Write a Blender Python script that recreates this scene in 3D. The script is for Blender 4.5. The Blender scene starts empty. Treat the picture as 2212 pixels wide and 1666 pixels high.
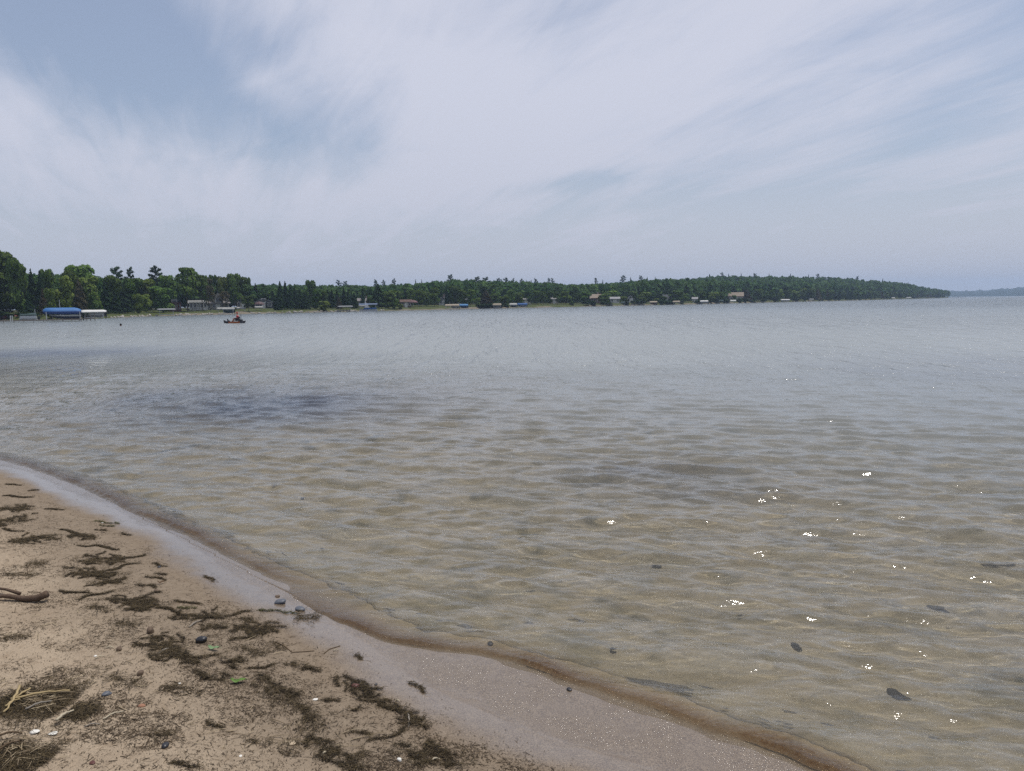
import bpy, math, random
import numpy as np
from mathutils import Matrix, Vector
R = math.radians
S = bpy.context.scene
COL = S.collection
# ------------------------------------------------------------------ camera
CAM_H = 2.3
cd = bpy.data.cameras.new("camera"); cam = bpy.data.objects.new("camera", cd); COL.objects.link(cam)
cd.sensor_width = 36; cd.lens = 36*1640/2212; cd.clip_start = .05; cd.clip_end = 40000
cam.location = (0, 0, CAM_H)
ROT = Matrix.Rotation(R(90-6.26), 3, 'X') @ Matrix.Rotation(R(-0.78), 3, 'Z')
cam.rotation_euler = ROT.to_euler()
S.camera = cam
# ------------------------------------------------------------------ sun, sky
SUN_EL, SUN_AZ = 74.0, 60.0            # azimuth clockwise from +Y
EXPO = 0.03
S.view_settings.view_transform = 'Standard'; S.view_settings.look = 'None'
S.view_settings.exposure = EXPO; S.view_settings.gamma = 1
S.render.engine = 'CYCLES'
cy = S.cycles
cy.use_denoising = False; cy.use_adaptive_sampling = True; cy.adaptive_threshold = 0.005
cy.max_bounces = 10; cy.transmission_bounces = 8; cy.transparent_max_bounces = 12; cy.volume_bounces = 0
cy.glossy_bounces = 4; cy.diffuse_bounces = 3; cy.blur_glossy = 0.0; cy.sample_clamp_indirect = 6
sl = bpy.data.lights.new("sun", 'SUN'); sl.energy = 3.2; sl.angle = R(.53); sl.color = (1, .95, .88)
so = bpy.data.objects.new("sun", sl); COL.objects.link(so)
sdir = Vector((math.sin(R(SUN_AZ))*math.cos(R(SUN_EL)), math.cos(R(SUN_AZ))*math.cos(R(SUN_EL)), math.sin(R(SUN_EL))))
so.rotation_euler = (-sdir).to_track_quat('-Z', 'Y').to_euler()
sl.cycles.is_caustics_light = True

def px_dir(x, y):                      # pixel of the 2212x1666 view -> world direction
    d = ROT @ Vector(((x-1106)/1640, (833-y)/1640, -1)); return d.normalized()

class NT:                              # tiny node-tree helper
    def __init__(s, nt): s.nt = nt; s.n = nt.nodes; s.l = nt.links
    def new(s, t, **kw):
        n = s.n.new(t)
        for k, v in kw.items(): setattr(n, k, v)
        return n
    def set(s, inp, v):
        if hasattr(v, 'links') or isinstance(v, bpy.types.NodeSocket): s.l.new(v, inp)
        else: inp.default_value = v
    def math(s, op, a, b=0.0, c=None, clamp=False):
        n = s.new('ShaderNodeMath', operation=op, use_clamp=clamp)
        s.set(n.inputs[0], a); s.set(n.inputs[1], b)
        if c is not None: s.set(n.inputs[2], c)
        return n.outputs[0]
    def vm(s, op, a, b=(0, 0, 0)):
        n = s.new('ShaderNodeVectorMath', operation=op)
        s.set(n.inputs[0], a)
        if op == 'SCALE': s.set(n.inputs['Scale'], b)
        else: s.set(n.inputs[1], b)
        return n.outputs[0]
    def noise(s, vec, scale, detail=4, rough=.55, dist=0.0, out=0):
        n = s.new('ShaderNodeTexNoise'); s.set(n.inputs['Vector'], vec)
        s.set(n.inputs['Scale'], scale); s.set(n.inputs['Detail'], detail)
        s.set(n.inputs['Roughness'], rough); s.set(n.inputs['Distortion'], dist)
        return n.outputs[out]
    def ramp(s, f, lo, hi, smooth=True, a=0.0, b=1.0):
        n = s.new('ShaderNodeMapRange', interpolation_type='SMOOTHSTEP' if smooth else 'LINEAR')
        s.set(n.inputs[0], f); n.inputs[1].default_value = lo; n.inputs[2].default_value = hi
        n.inputs[3].default_value = a; n.inputs[4].default_value = b
        return n.outputs[0]
    def mix(s, f, a, b, mode='MIX'):
        n = s.new('ShaderNodeMix', data_type='RGBA', blend_type=mode)
        s.set(n.inputs[0], f)
        s.set(n.inputs[6], (*a, 1) if isinstance(a, tuple) and len(a) == 3 else a)
        s.set(n.inputs[7], (*b, 1) if isinstance(b, tuple) and len(b) == 3 else b)
        return n.outputs[2]
    def bump(s, h, strength, dist, normal=None):
        n = s.new('ShaderNodeBump'); s.set(n.inputs['Strength'], strength); s.set(n.inputs['Distance'], dist)
        s.set(n.inputs['Height'], h)
        if normal is not None: s.set(n.inputs['Normal'], normal)
        return n.outputs[0]

W = bpy.data.worlds.new("World"); S.world = W; W.use_nodes = True
w = NT(W.node_tree); w.n.clear()
sky = w.new('ShaderNodeTexSky', sky_type='NISHITA', sun_disc=False, sun_elevation=R(SUN_EL),
            sun_rotation=R(SUN_AZ), altitude=200, air_density=1.0, dust_density=2.5, ozone_density=1.6)
tc = w.new('ShaderNodeTexCoord'); dirv = tc.outputs['Generated']
sx = w.new('ShaderNodeSeparateXYZ'); w.l.new(dirv, sx.inputs[0])
az = w.math('ARCTAN2', sx.outputs[0], sx.outputs[1]); el = w.math('ARCSINE', sx.outputs[2])
def blob(x, y, rx, ry, ang, amp):      # a patch of cirrus (amp>0) or of clear sky (amp<0), fixed in the sky
    d = px_dir(x, y); a0 = math.atan2(d.x, d.y); e0 = math.asin(d.z); c, s_ = math.cos(R(ang)), math.sin(R(ang))
    da = w.math('SUBTRACT', az, a0); de = w.math('SUBTRACT', el, e0)
    u = w.math('MULTIPLY', w.math('ADD', w.math('MULTIPLY', da, c), w.math('MULTIPLY', de, s_)), 1640/rx)
    v = w.math('MULTIPLY', w.math('ADD', w.math('MULTIPLY', da, -s_), w.math('MULTIPLY', de, c)), 1640/ry)
    q = w.math('ADD', w.math('MULTIPLY', u, u), w.math('MULTIPLY', v, v))
    return w.math('MULTIPLY', w.math('EXPONENT', w.math('MULTIPLY', q, -1)), amp)
# streaky noise on the cloud layer's plane
zz = w.math('ADD', w.math('MAXIMUM', sx.outputs[2], 0.0), 0.12)
cmb = w.new('ShaderNodeCombineXYZ')
w.l.new(w.math('DIVIDE', sx.outputs[0], zz), cmb.inputs[0]); w.l.new(w.math('DIVIDE', sx.outputs[1], zz), cmb.inputs[1])
mp = w.new('ShaderNodeMapping', vector_type='TEXTURE'); w.l.new(cmb.outputs[0], mp.inputs[0])
mp.inputs['Rotation'].default_value = (0, 0, R(-70)); mp.inputs['Scale'].default_value = (1.9, .5, 1)
n1 = w.noise(mp.outputs[0], .7, 7, .55, 1.1); 
mp2 = w.new('ShaderNodeMapping', vector_type='TEXTURE'); w.l.new(cmb.outputs[0], mp2.inputs[0])
mp2.inputs['Rotation'].default_value = (0, 0, R(-58)); mp2.inputs['Scale'].default_value = (1.1, .6, 1)
n2 = w.noise(mp2.outputs[0], 1.3, 7, .62, .9)
mp3 = w.new('ShaderNodeMapping', vector_type='TEXTURE'); w.l.new(cmb.outputs[0], mp3.inputs[0])
mp3.inputs['Rotation'].default_value = (0, 0, R(-66)); mp3.inputs['Scale'].default_value = (2.0, .32, 1)
n3 = w.noise(mp3.outputs[0], 1.6, 8, .66, 1.6)
acc = w.math('ADD', w.math('MULTIPLY', w.math('SUBTRACT', n1, .5), 1.15), w.math('MULTIPLY', w.math('SUBTRACT', n2, .5), .75)); acc = w.math('ADD', acc, w.math('MULTIPLY', w.math('SUBTRACT', n3, .5), .62))
acc = w.math('ADD', acc, .30)
for b in [(430, 170, 520, 150, -28, -.55), (90, 60, 300, 120, 0, -.25), (800, 290, 110, 40, 60, -.18), (1220, 395, 190, 22, 6, -.40),
          (2150, 180, 230, 60, 28, -.42), (1800, 290, 420, 28, 14, -.28), (1220, 90, 70, 110, -40, -.22), (2150, 60, 200, 60, 30, -.2),
          (1000, 180, 260, 330, 20, .45), (1250, 250, 560, 110, 20, .30), (300, 360, 420, 90, -12, .40), (1900, 240, 420, 40, 16, .25),
          (560, 180, 90, 40, -30, .35), (1500, 120, 260, 90, 20, .25), (1560, 430, 200, 30, 5, -.15), (900, 400, 420, 45, 6, .25)]:
    acc = w.math('ADD', acc, blob(*b))
cover = w.ramp(acc, -.25, .72, a=.22, b=.95)
lift = w.ramp(el, 0.0, .30, a=1, b=0)  # thin haze towards the horizon
cloudcol = w.mix(lift, (5.95, 6.15, 7.15), (5.35, 5.5, 6.35))
skyc = w.mix(w.math('MAXIMUM', cover, w.math('MULTIPLY', lift, .88)), sky.outputs[0], cloudcol)
bg = w.new('ShaderNodeBackground'); w.l.new(skyc, bg.inputs[0]); bg.inputs[1].default_value = .106
wo = w.new('ShaderNodeOutputWorld'); w.l.new(bg.outputs[0], wo.inputs[0])

# ------------------------------------------------------------------ helpers
def mat(name, build):
    m = bpy.data.materials.new(name); m.use_nodes = True; t = NT(m.node_tree); t.n.clear()
    out = t.new('ShaderNodeOutputMaterial'); sh = build(t)
    t.l.new(sh, out.inputs[0]); return m
def princ(t, color, rough=.8, normal=None, spec=.3, metal=0.0):
    b = t.new('ShaderNodeBsdfPrincipled')
    t.set(b.inputs['Base Color'], (*color, 1) if isinstance(color, tuple) else color)
    t.set(b.inputs['Roughness'], rough); t.set(b.inputs['Specular IOR Level'], spec); t.set(b.inputs['Metallic'], metal)
    if normal is not None: t.set(b.inputs['Normal'], normal)
    return b.outputs[0]
def mesh_np(name, V, F, smooth=True, attrs=None):
    """V (n,3), F (m,k) all same size"""
    me = bpy.data.meshes.new(name); V = np.asarray(V, np.float32); F = np.asarray(F, np.int32)
    m, k = F.shape
    me.vertices.add(len(V)); me.vertices.foreach_set('co', V.ravel())
    me.loops.add(m*k); me.loops.foreach_set('vertex_index', F.ravel())
    me.polygons.add(m); me.polygons.foreach_set('loop_start', np.arange(0, m*k, k, dtype=np.int32))
    me.polygons.foreach_set('loop_total', np.full(m, k, np.int32))
    if smooth: me.polygons.foreach_set('use_smooth', np.ones(m, bool))
    for an, (kind, data) in (attrs or {}).items():
        a = me.attributes.new(an, kind, 'POINT')
        a.data.foreach_set('value' if kind == 'FLOAT' else 'color', np.asarray(data, np.float32).ravel())
    me.update(); me.validate(); return me
def link(name, me, m=None, parent=None):
    o = bpy.data.objects.new(name, me); COL.objects.link(o)
    if m is not None and not me.materials: me.materials.append(m)
    if parent is not None: o.parent = parent
    return o
def tag(o, label=None, cat=None, group=None, kind=None):
    if label: o['label'] = label
    if cat: o['category'] = cat
    if group: o['group'] = group
    if kind: o['kind'] = kind
    return o
def grid_faces(nu, nv):
    i = np.arange(nu-1)[:, None]*nv + np.arange(nv-1)[None, :]
    i = i.ravel(); return np.stack([i, i+nv, i+nv+1, i+1], 1)
def sstep(x, a, b):
    t = np.clip((x-a)/(b-a), 0, 1); return t*t*(3-2*t)
def to_plane(x, y, z=0.0):
    d = px_dir(x, y); k = (z-CAM_H)/d.z; return (d.x*k, d.y*k)
def catmull(P, n=5):
    P = np.array(P, float); Q = np.vstack([2*P[0]-P[1], P, 2*P[-1]-P[-2]]); out = []
    for i in range(1, len(Q)-2):
        for t in np.linspace(0, 1, n, endpoint=False):
            a, b, c, d = Q[i-1:i+3]
            out.append(.5*((2*b)+(c-a)*t+(2*a-5*b+4*c-d)*t*t+(3*b-a-3*c+d)*t**3))
    out.append(Q[-2]); return np.array(out)
def poly_dist(X, Y, P):
    """signed distance to polyline (positive on its right side) and arc length of the foot"""
    best = np.full(X.shape, 1e9); sg = np.zeros(X.shape); sl_ = np.zeros(X.shape); L = 0
    for i in range(len(P)-1):
        a, b = P[i], P[i+1]; ab = b-a; l2 = ab@ab; ln = math.sqrt(l2)
        t = ((X-a[0])*ab[0]+(Y-a[1])*ab[1])/l2; tc_ = np.clip(t, 0, 1)
        dx = X-a[0]-tc_*ab[0]; dy = Y-a[1]-tc_*ab[1]; d = dx*dx+dy*dy
        m = d < best
        best[m] = d[m]; cr = ab[0]*dy-ab[1]*dx; sg[m] = np.sign(cr[m]); sl_[m] = (L+tc_*ln)[m]; L += ln
    return -np.sqrt(best)*sg, sl_
def poly_dist_grid(X, Y, P, st=4):      # the same on a regular grid, from every 4th row and column
    ia = np.unique(np.append(np.arange(0, X.shape[0], st), X.shape[0]-1)); ir = np.unique(np.append(np.arange(0, X.shape[1], st), X.shape[1]-1))
    out = []
    for q in poly_dist(X[np.ix_(ia, ir)], Y[np.ix_(ia, ir)], P):
        fa = np.interp(np.arange(X.shape[0]), ia, np.arange(len(ia))); a0 = np.minimum(fa.astype(int), len(ia)-2); wa = (fa-a0)[:, None]
        fr = np.interp(np.arange(X.shape[1]), ir, np.arange(len(ir))); r0 = np.minimum(fr.astype(int), len(ir)-2); wr = (fr-r0)[None]
        t = q[a0]*(1-wa)+q[a0+1]*wa; out.append(t[:, r0]*(1-wr)+t[:, r0+1]*wr)
    return out
def vnoise(X, Y, scale, seed=0):       # smooth value noise, vectorised
    x = X/scale; y = Y/scale; xi = np.floor(x).astype(np.int64); yi = np.floor(y).astype(np.int64)
    fx = x-xi; fy = y-yi; fx = fx*fx*(3-2*fx); fy = fy*fy*(3-2*fy)
    def h(a, b):
        n = (a*374761393 + b*668265263 + seed*1442695041) & 0x7fffffff
        n = ((n ^ (n >> 13))*1274126177) & 0x7fffffff
        return ((n ^ (n >> 16)) & 0xffff)/65535.0
    return (h(xi, yi)*(1-fx)+h(xi+1, yi)*fx)*(1-fy)+(h(xi, yi+1)*(1-fx)+h(xi+1, yi+1)*fx)*fy
def fbm(X, Y, scale, seed=0, octv=4):
    v = 0; a = .5
    for o in range(octv): v = v+a*vnoise(X, Y, scale/2**o, seed+o*17); a *= .5
    return v

# ------------------------------------------------------------------ the near beach and the water's edge
# still water line, far (left) to near (right); water is on its left side when walked near -> far
B1 = catmull([to_plane(*p) for p in [(1330, 1500), (1150, 1415), (980, 1350), (800, 1298), (700, 1270), (600, 1240), (520, 1205), (400, 1143), (300, 1105), (240, 1074), (170, 1042), (100, 1018), (30, 996), (-60, 975), (-260, 930), (-700, 870)]])
B2 = catmull([to_plane(*p) for p in [(3000, 2300), (2250, 1850), (1980, 1745), (1750, 1650), (1650, 1612), (1500, 1560), (1350, 1502), (1200, 1452), (1050, 1410), (860, 1384), (720, 1330), (640, 1290)]])
SL = catmull([to_plane(*p) for p in [(3400, 2900), (2350, 2050), (1750, 1780), (1500, 1690), (1320, 1640), (1200, 1600), (1040, 1540), (900, 1470), (800, 1395), (700, 1340), (620, 1300), (500, 1240), (400, 1170), (250, 1100), (150, 1062), (60, 1020), (-60, 990), (-300, 940), (-800, 880)]])
# SL: mean edge of the wash, WL: where the water proper begins. The sand surface is a function of the distances to both.
WL = catmull([to_plane(*p) for p in [(3000, 2400), (2250, 1900), (1980, 1775), (1750, 1672), (1650, 1632), (1500, 1580), (1350, 1522), (1200, 1470), (1050, 1424), (940, 1402), (860, 1390), (780, 1352), (700, 1306), (600, 1258), (520, 1221), (400, 1157), (300, 1114), (240, 1083), (170, 1050), (100, 1025), (30, 1002), (-60, 979), (-260, 934), (-700, 873)]])
def sand_z(X, Y, d=None, dw=None):
    if d is None: d, _ = poly_dist(X, Y, SL); dw, _ = poly_dist(X, Y, WL)     # >0 on the water side
    land = np.clip(-d, 0, 30)
    z = .115*land/(1+land*.16)+.028*np.clip(-dw, 0, 1.2)-.055*np.clip(dw, 0, 1.6)-.03*sstep(dw, .12, .6)-.030*np.clip(dw-1.6, 0, 16)-.05*np.clip(dw-17.6, 0, 80)
    z = np.maximum(z, -3.5)
    dry = sstep(-d, .35, .9)
    z = z + dry*((fbm(X, Y, .55, 3, 3)-.45)*.06+(np.abs(fbm(X, Y, .22, 9, 3)-.45)-.1)*-.05)
    sub = sstep(dw, .7, 3.0)*(1-sstep(dw, 25, 60))
    z = z + sub*((fbm(X, Y, .9, 21, 4)-.45)*.05)+(1-dry)*(fbm(X, Y, .35, 31, 3)-.45)*.006
    return z
def ground_at(xp, yp):
    z = 0.1
    for _ in range(14):
        X, Y = to_plane(xp, yp, z); z = .5*z+.5*float(sand_z(np.array([X]), np.array([Y]))[0])
    return Vector((X, Y, z))

def weedbed(X, Y):                     # dark weed beds on the bottom
    v = np.zeros(X.shape)
    for x_, y_, rx, ry, am in [(570, 872, 3.4, 3.6, .9), (60, 765, 7, 6, .7), (420, 850, 2.0, 2.0, .4), (1420, 1012, 1.6, .7, .35), (2160, 800, 8, 8, .3), (1560, 1060, 1.2, .4, .3)]:
        c = to_plane(x_, y_); v += am*np.exp(-((X-c[0])/rx)**2-((Y-c[1])/ry)**2)
    return np.clip(v*(.45+1.2*fbm(X, Y*.6, 1.6, 77, 4)), 0, 1)
def polar(az0, az1, naz, r):
    A = np.radians(np.linspace(az0, az1, naz)); AA, RR = np.meshgrid(A, r, indexing='ij')
    return RR*np.sin(AA), RR*np.cos(AA), RR
def radii(h, dep0, dep1, step, far=()):
    d = np.radians(np.arange(dep0, dep1, -step)); r = h/np.tan(d)
    return np.concatenate([r, np.array(far)]) if len(far) else r

# ground sheet: beach, shallows and lake bed in one
r = np.concatenate([np.linspace(.35, 1.6, 50, endpoint=False), radii(2.0, 51, 2.4, .055), np.geomspace(50, 4600, 34)])
X, Y, RR = polar(-60, 60, 1300, r)
d, _ = poly_dist_grid(X, Y, SL); dw, _ = poly_dist_grid(X, Y, WL)
Z = sand_z(X, Y, d, dw)
Z = np.where(RR > 60, np.minimum(Z, -1.2), Z); Z = np.where(RR > 50, -3.5*sstep(RR, 50, 120)+Z*(1-sstep(RR, 50, 120)), Z)
V = np.stack([X, Y, Z], 2).reshape(-1, 3)
me = mesh_np('ground', V, grid_faces(*X.shape), attrs={'edge': ('FLOAT', d), 'depth': ('FLOAT', dw), 'weed': ('FLOAT', weedbed(X, Y))})
def sand_mat(t):
    g = t.new('ShaderNodeNewGeometry'); P = g.outputs['Position']
    e = t.new('ShaderNodeAttribute', attribute_name='edge').outputs['Fac']
    wob = t.math('MULTIPLY', t.math('SUBTRACT', t.noise(P, 1.3, 4, .6), .5), .5)
    ee = t.math('ADD', e, wob)
    wet = t.ramp(ee, -.62, -.18)                      # damp sand by the wash
    sheen = t.ramp(ee, -.42, -.10)
    n_l = t.noise(P, 1.1, 4, .6); n_m = t.noise(P, 14, 4, .65); n_g = t.noise(P, 260, 3, .7)
    vor = t.new('ShaderNodeTexVoronoi'); t.l.new(P, vor.inputs['Vector']); vor.inputs['Scale'].default_value = 420
    dry = t.mix(t.ramp(n_l, .35, .65), (.295, .248, .192), (.355, .305, .240))
    dry = t.mix(t.math('MULTIPLY', t.ramp(n_m, .52, .72), .5), dry, (.190, .148, .105))
    grain = t.ramp(vor.outputs['Color'], .1, .9, False)
    dry = t.mix(.55, dry, t.mix(grain, (.10, .08, .06), (.75, .66, .55)), 'OVERLAY')
    moist = t.mix(t.ramp(n_m, .35, .65), (.228, .190, .146), (.190, .156, .118)); moist = t.mix(.4, moist, t.mix(grain, (.10, .08, .06), (.75, .66, .55)), 'OVERLAY')
    dry = t.mix(t.ramp(ee, -1.7, -.75), dry, moist)
    damp = t.mix(t.ramp(n_m, .4, .7), (.190, .152, .113), (.160, .125, .092))
    n_f = t.noise(P, 150, 2, .6); damp = t.mix(.7, damp, t.mix(t.ramp(n_f, .35, .65), (.15, .13, .11), (.62, .60, .56)), 'OVERLAY')
    col = t.mix(wet, dry, damp)
    wd = t.new('ShaderNodeAttribute', attribute_name='depth').outputs['Fac']; under = t.ramp(wd, -.05, .4)
    bed = t.mix(t.ramp(t.noise(P, 2.3, 6, .65, .5), .42, .66), (.285, .238, .160), (.185, .160, .106))
    bed = t.mix(t.ramp(t.noise(P, 1.05, 5, .6, .8), .56, .70), bed, (.095, .088, .062))      # dark weed and stones
    bed = t.mix(t.math('MULTIPLY', t.ramp(t.noise(P, 60, 3, .6), .5, .7), .4), bed, (.12, .10, .07))
    weed = t.new('ShaderNodeAttribute', attribute_name='weed').outputs['Fac']
    bed = t.mix(weed, bed, (.03, .04, .06))
    col = t.mix(under, col, bed)
    h = t.math('ADD', t.math('MULTIPLY', n_g, .35), t.math('ADD', n_m, t.math('MULTIPLY', t.noise(P, 55, 4, .65), .6)))
    bs = t.math('SUBTRACT', .75, t.math('MULTIPLY', wet, .67))
    nrm = t.bump(h, bs, .012)
    rough = t.ramp(sheen, 0, 1, False, .95, .20)
    b = princ(t, col, rough, nrm, t.ramp(sheen, 0, 1, False, .15, .5)); q = b.node
    t.set(q.inputs['Coat Weight'], t.math('MULTIPLY', sheen, .8)); q.inputs['Coat Roughness'].default_value = .12; q.inputs['Coat IOR'].default_value = 1.33
    film = t.math('MULTIPLY', t.ramp(ee, -.02, .06), t.math('MULTIPLY', t.ramp(t.noise(P, 130, 3, .6), .2, .8), t.ramp(t.noise(P, 3.0, 4, .6), .40, .66, True, .25, 1)))
    rim = t.math('EXPONENT', t.math('MULTIPLY', t.math('POWER', t.math('ABSOLUTE', t.math('MULTIPLY', ee, 45)), 2.0), -1))
    t.set(q.inputs['Coat Normal'], t.bump(rim, .8, .006, t.bump(film, .7, .006))); return b
M_sand = mat('sand', sand_mat)
go = link('ground', me, M_sand); tag(go, kind='structure')
go.cycles.is_caustics_receiver = True

# the lake: wavelets as real displacement near the camera
rng = np.random.default_rng(7)
r = np.concatenate([np.linspace(1.2, 2.0, 60, endpoint=False), radii(2.3, 49, .9, .035), np.geomspace(150, 4600, 130)])
X, Y, RR = polar(-50, 50, 1700, r)
dr = np.gradient(r)[None, :]*np.ones_like(X)
near = RR < 70
Xn = X; Yn = Y
d, s_ = poly_dist_grid(X, Y, WL)
H = np.zeros(X.shape)
main = R(-102)                         # travel direction of the wavelets: towards the beach, down-left
comps = []
for k in range(90):
    lam = .06*(9**(rng.random()**.75)) if k > 14 else .45+.75*rng.random()
    th = main+rng.normal(0, .42 if lam < .5 else .26)
    comps.append((lam, th, rng.random()*6.283))
gust = .55+.9*fbm(X, Y, 3.2, 5, 3)
for lam, th, ph in comps:
    k = 2*math.pi/lam; a = (.0034*lam if lam < .16 else .0048*lam if lam < .45 else .0068*lam)
    wgt = sstep(lam/dr, 2.5, 6)*sstep(d, -.05, .25+.8*min(lam, 1))
    arg = k*(X*math.cos(th)+Y*math.sin(th))+ph
    H += (a*wgt*(np.sin(arg+.35*np.sin(.31*arg+ph*3))+.28*np.cos(2*arg))*(gust if lam < .5 else 1))
# two low breakers running along the beach
def breaker(P, hgt, w_off, w_shore, env):
    dd, ss = poly_dist_grid(X, Y, P)
    dd = dd+.11*(fbm(ss, ss*0, .55, 4, 3)-.45)+.035*(fbm(X, Y, .12, 8, 3)-.4)
    prof = np.where(dd > 0, np.exp(-(dd/w_off)**2), np.exp(-(dd/w_shore)**2))
    L = np.linalg.norm(np.diff(P, axis=0), axis=1).sum()
    return hgt*prof*env(ss/L)*(.45+.9*vnoise(ss, ss*0, .30, 2))
CR = breaker(B1, .024, .15, .035, lambda u: sstep(u, .05, .2)*(1-.5*sstep(u, .8, 1)))
CR = CR+breaker(B2, .024, .13, .030, lambda u: (1-.75*sstep(u, .80, .98)))
H += CR; Z = H-.3*np.clip(-d-.12, 0, .4)
V = np.stack([X, Y, Z], 2).reshape(-1, 3)
F = grid_faces(*X.shape)
keep = ((d > -.35) | ~near).ravel()
F = F[keep[F].all(1)]
used = np.zeros(len(V), bool); used[F.ravel()] = True; idx = np.cumsum(used)-1
me = mesh_np('lake_water', V[used], idx[F], attrs={'edge': ('FLOAT', d.ravel()[used]), 'lod': ('FLOAT', sstep(dr, .01, .25).ravel()[used]), 'weed': ('FLOAT', weedbed(X, Y).ravel()[used]), 'crest': ('FLOAT', (np.clip(CR/.024, 0, 1.2)*sstep(.5-d, 0, .25)).ravel()[used])})
def water_mat(t):
    g = t.new('ShaderNodeNewGeometry'); P = g.outputs['Position']
    A_ = lambda n: t.new('ShaderNodeAttribute', attribute_name=n).outputs['Fac']
    lod, e, crest = A_('lod'), A_('edge'), A_('crest')
    def mp(sc, rz):
        m = t.new('ShaderNodeMapping'); t.l.new(P, m.inputs[0]); m.inputs['Rotation'].default_value = (0, 0, R(rz)); m.inputs['Scale'].default_value = sc; return m.outputs[0]
    fine = t.noise(mp((.5, 1, 1), -12), 24, 3, .55)
    mid = t.noise(mp((.45, 1, 1), -10), 3.4, 5, .62, .3)
    far_ = t.noise(mp((1, .22, 1), -6), 1.0, 4, .62, .2); far2 = t.noise(mp((.55, .09, 1), -6), 1.0, 4, .65, .2); far3 = t.noise(mp((.28, .018, 1), -6), 1.0, 4, .65, .2)
    rr = t.new('ShaderNodeVectorMath', operation='LENGTH'); t.l.new(P, rr.inputs[0]); rr = rr.outputs['Value']
    nr = t.bump(fine, t.math('ADD', .10, t.math('MULTIPLY', crest, .7)), .010)
    nr = t.bump(mid, t.ramp(lod, 0, 1, False, .16, .9), .12, nr)
    nr = t.bump(far_, t.ramp(rr, 12, 34), .68, nr); nr = t.bump(far2, t.ramp(rr, 35, 80), 1.9, nr); nr = t.bump(far3, t.ramp(rr, 110, 240), 5.5, nr)
    gl = t.new('ShaderNodeBsdfGlass'); gl.inputs['IOR'].default_value = 1.333; gl.inputs['Roughness'].default_value = .0
    gl.inputs['Color'].default_value = (.98, .99, .99, 1); t.l.new(nr, gl.inputs['Normal'])
    # the thin water at the very edge, carrying stirred-up sand
    fr = t.new('ShaderNodeFresnel'); fr.inputs[0].default_value = 1.333; t.l.new(nr, fr.inputs[1])
    tr = t.new('ShaderNodeBsdfTransparent'); t.l.new(t.mix(t.math('MULTIPLY', t.math('MINIMUM', crest, 1), t.ramp(t.noise(P, 38, 5, .75), .30, .62, True, .35, 1)), (.97, .96, .93), (.52, .37, .19)), tr.inputs[0])
    gs = t.new('ShaderNodeBsdfGlossy'); gs.inputs['Roughness'].default_value = .03; t.l.new(nr, gs.inputs['Normal'])
    th = t.new('ShaderNodeMixShader'); t.l.new(fr.outputs[0], th.inputs[0]); t.l.new(tr.outputs[0], th.inputs[1]); t.l.new(gs.outputs[0], th.inputs[2])
    m0 = t.new('ShaderNodeMixShader'); t.l.new(t.ramp(t.math('ADD', e, t.math('MULTIPLY', t.noise(P, 3.5, 4, .6), .25)), .42, .46), m0.inputs[0]); t.l.new(th.outputs[0], m0.inputs[1]); t.l.new(gl.outputs[0], m0.inputs[2])
    # cloudy grey-blue body of the deeper water
    body = princ(t, t.mix(A_('weed'), t.mix(t.ramp(e, 1, 9), (.255, .25, .205), t.mix(t.ramp(e, 20, 200), (.255, .275, .268), (.185, .220, .235))), (.055, .075, .125)), t.ramp(lod, .3, 1, True, .06, .21), nr, .5)
    patch = t.noise(P, .05, 3, .5)
    f = t.ramp(t.math('ADD', e, t.math('MULTIPLY', t.math('SUBTRACT', patch, .5), 9)), -1, 26, True, .06, .97)
    mx = t.new('ShaderNodeMixShader'); t.l.new(f, mx.inputs[0]); t.l.new(m0.outputs[0], mx.inputs[1]); t.l.new(body, mx.inputs[2])
    return mx.outputs[0]
M_water = mat('lake_water', water_mat)
wo_ = link('lake_water', me, M_water); tag(wo_, kind='structure')
wo_.cycles.is_caustics_caster = True

# ------------------------------------------------------------------ far shore: land, woods
SHORE = [(-900, 745), (-400, 716), (0, 692), (140, 691.5), (324, 683.5), (623, 676.4), (922, 669.7), (1220, 663.4), (1518, 657.2), (1816, 649.9), (1960, 646.2), (2047, 643.6)]
def az_of(x, y=650): d_ = px_dir(x, y); return math.atan2(d_.x, d_.y)
SX = np.array([p[0] for p in SHORE], float); SR = np.array([math.hypot(*to_plane(*p)) for p in SHORE])
SA = np.array([az_of(*p) for p in SHORE])
def Rs(x): return float(np.exp(np.interp(x, SX, np.log(SR))))
def z_for(x, y, r):                    # height that a point at range r must have to be seen at pixel row y
    d_ = px_dir(x, y); return CAM_H+r*d_.z/math.hypot(d_.x, d_.y)
def pos(x, r, z=0.0, y=650): a = az_of(x, y); return Vector((r*math.sin(a), r*math.cos(a), z))
RIDGE = [(-900, 610, 200), (0, 600, 190), (60, 588, 190), (250, 596, 190), (400, 604, 200), (550, 610, 330), (600, 615, 520), (700, 615.5, 600), (760, 616, 620), (810, 617, 600), (860, 613, 540), (930, 608.5, 480), (980, 603.5, 470), (1100, 607.5, 520), (1190, 610, 600), (1250, 614, 720), (1330, 609.5, 760),
         (1400, 602.5, 760), (1480, 600.5, 760), (1540, 594.5, 760), (1600, 594, 780), (1700, 594.5, 760), (1800, 598, 830), (1850, 600.5, 860), (1900, 604, 900), (1950, 609.5, 980), (2000, 619, 1080), (2030, 623.5, 1180), (2047, 626, 1240)]
RXx = [p[0] for p in RIDGE]; RYy = [p[1] for p in RIDGE]; RRr = [p[2] for p in RIDGE]
TREE_H = 13.0
def ridge(x): return np.interp(x, RXx, RYy), float(np.interp(x, RXx, RRr))
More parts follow.
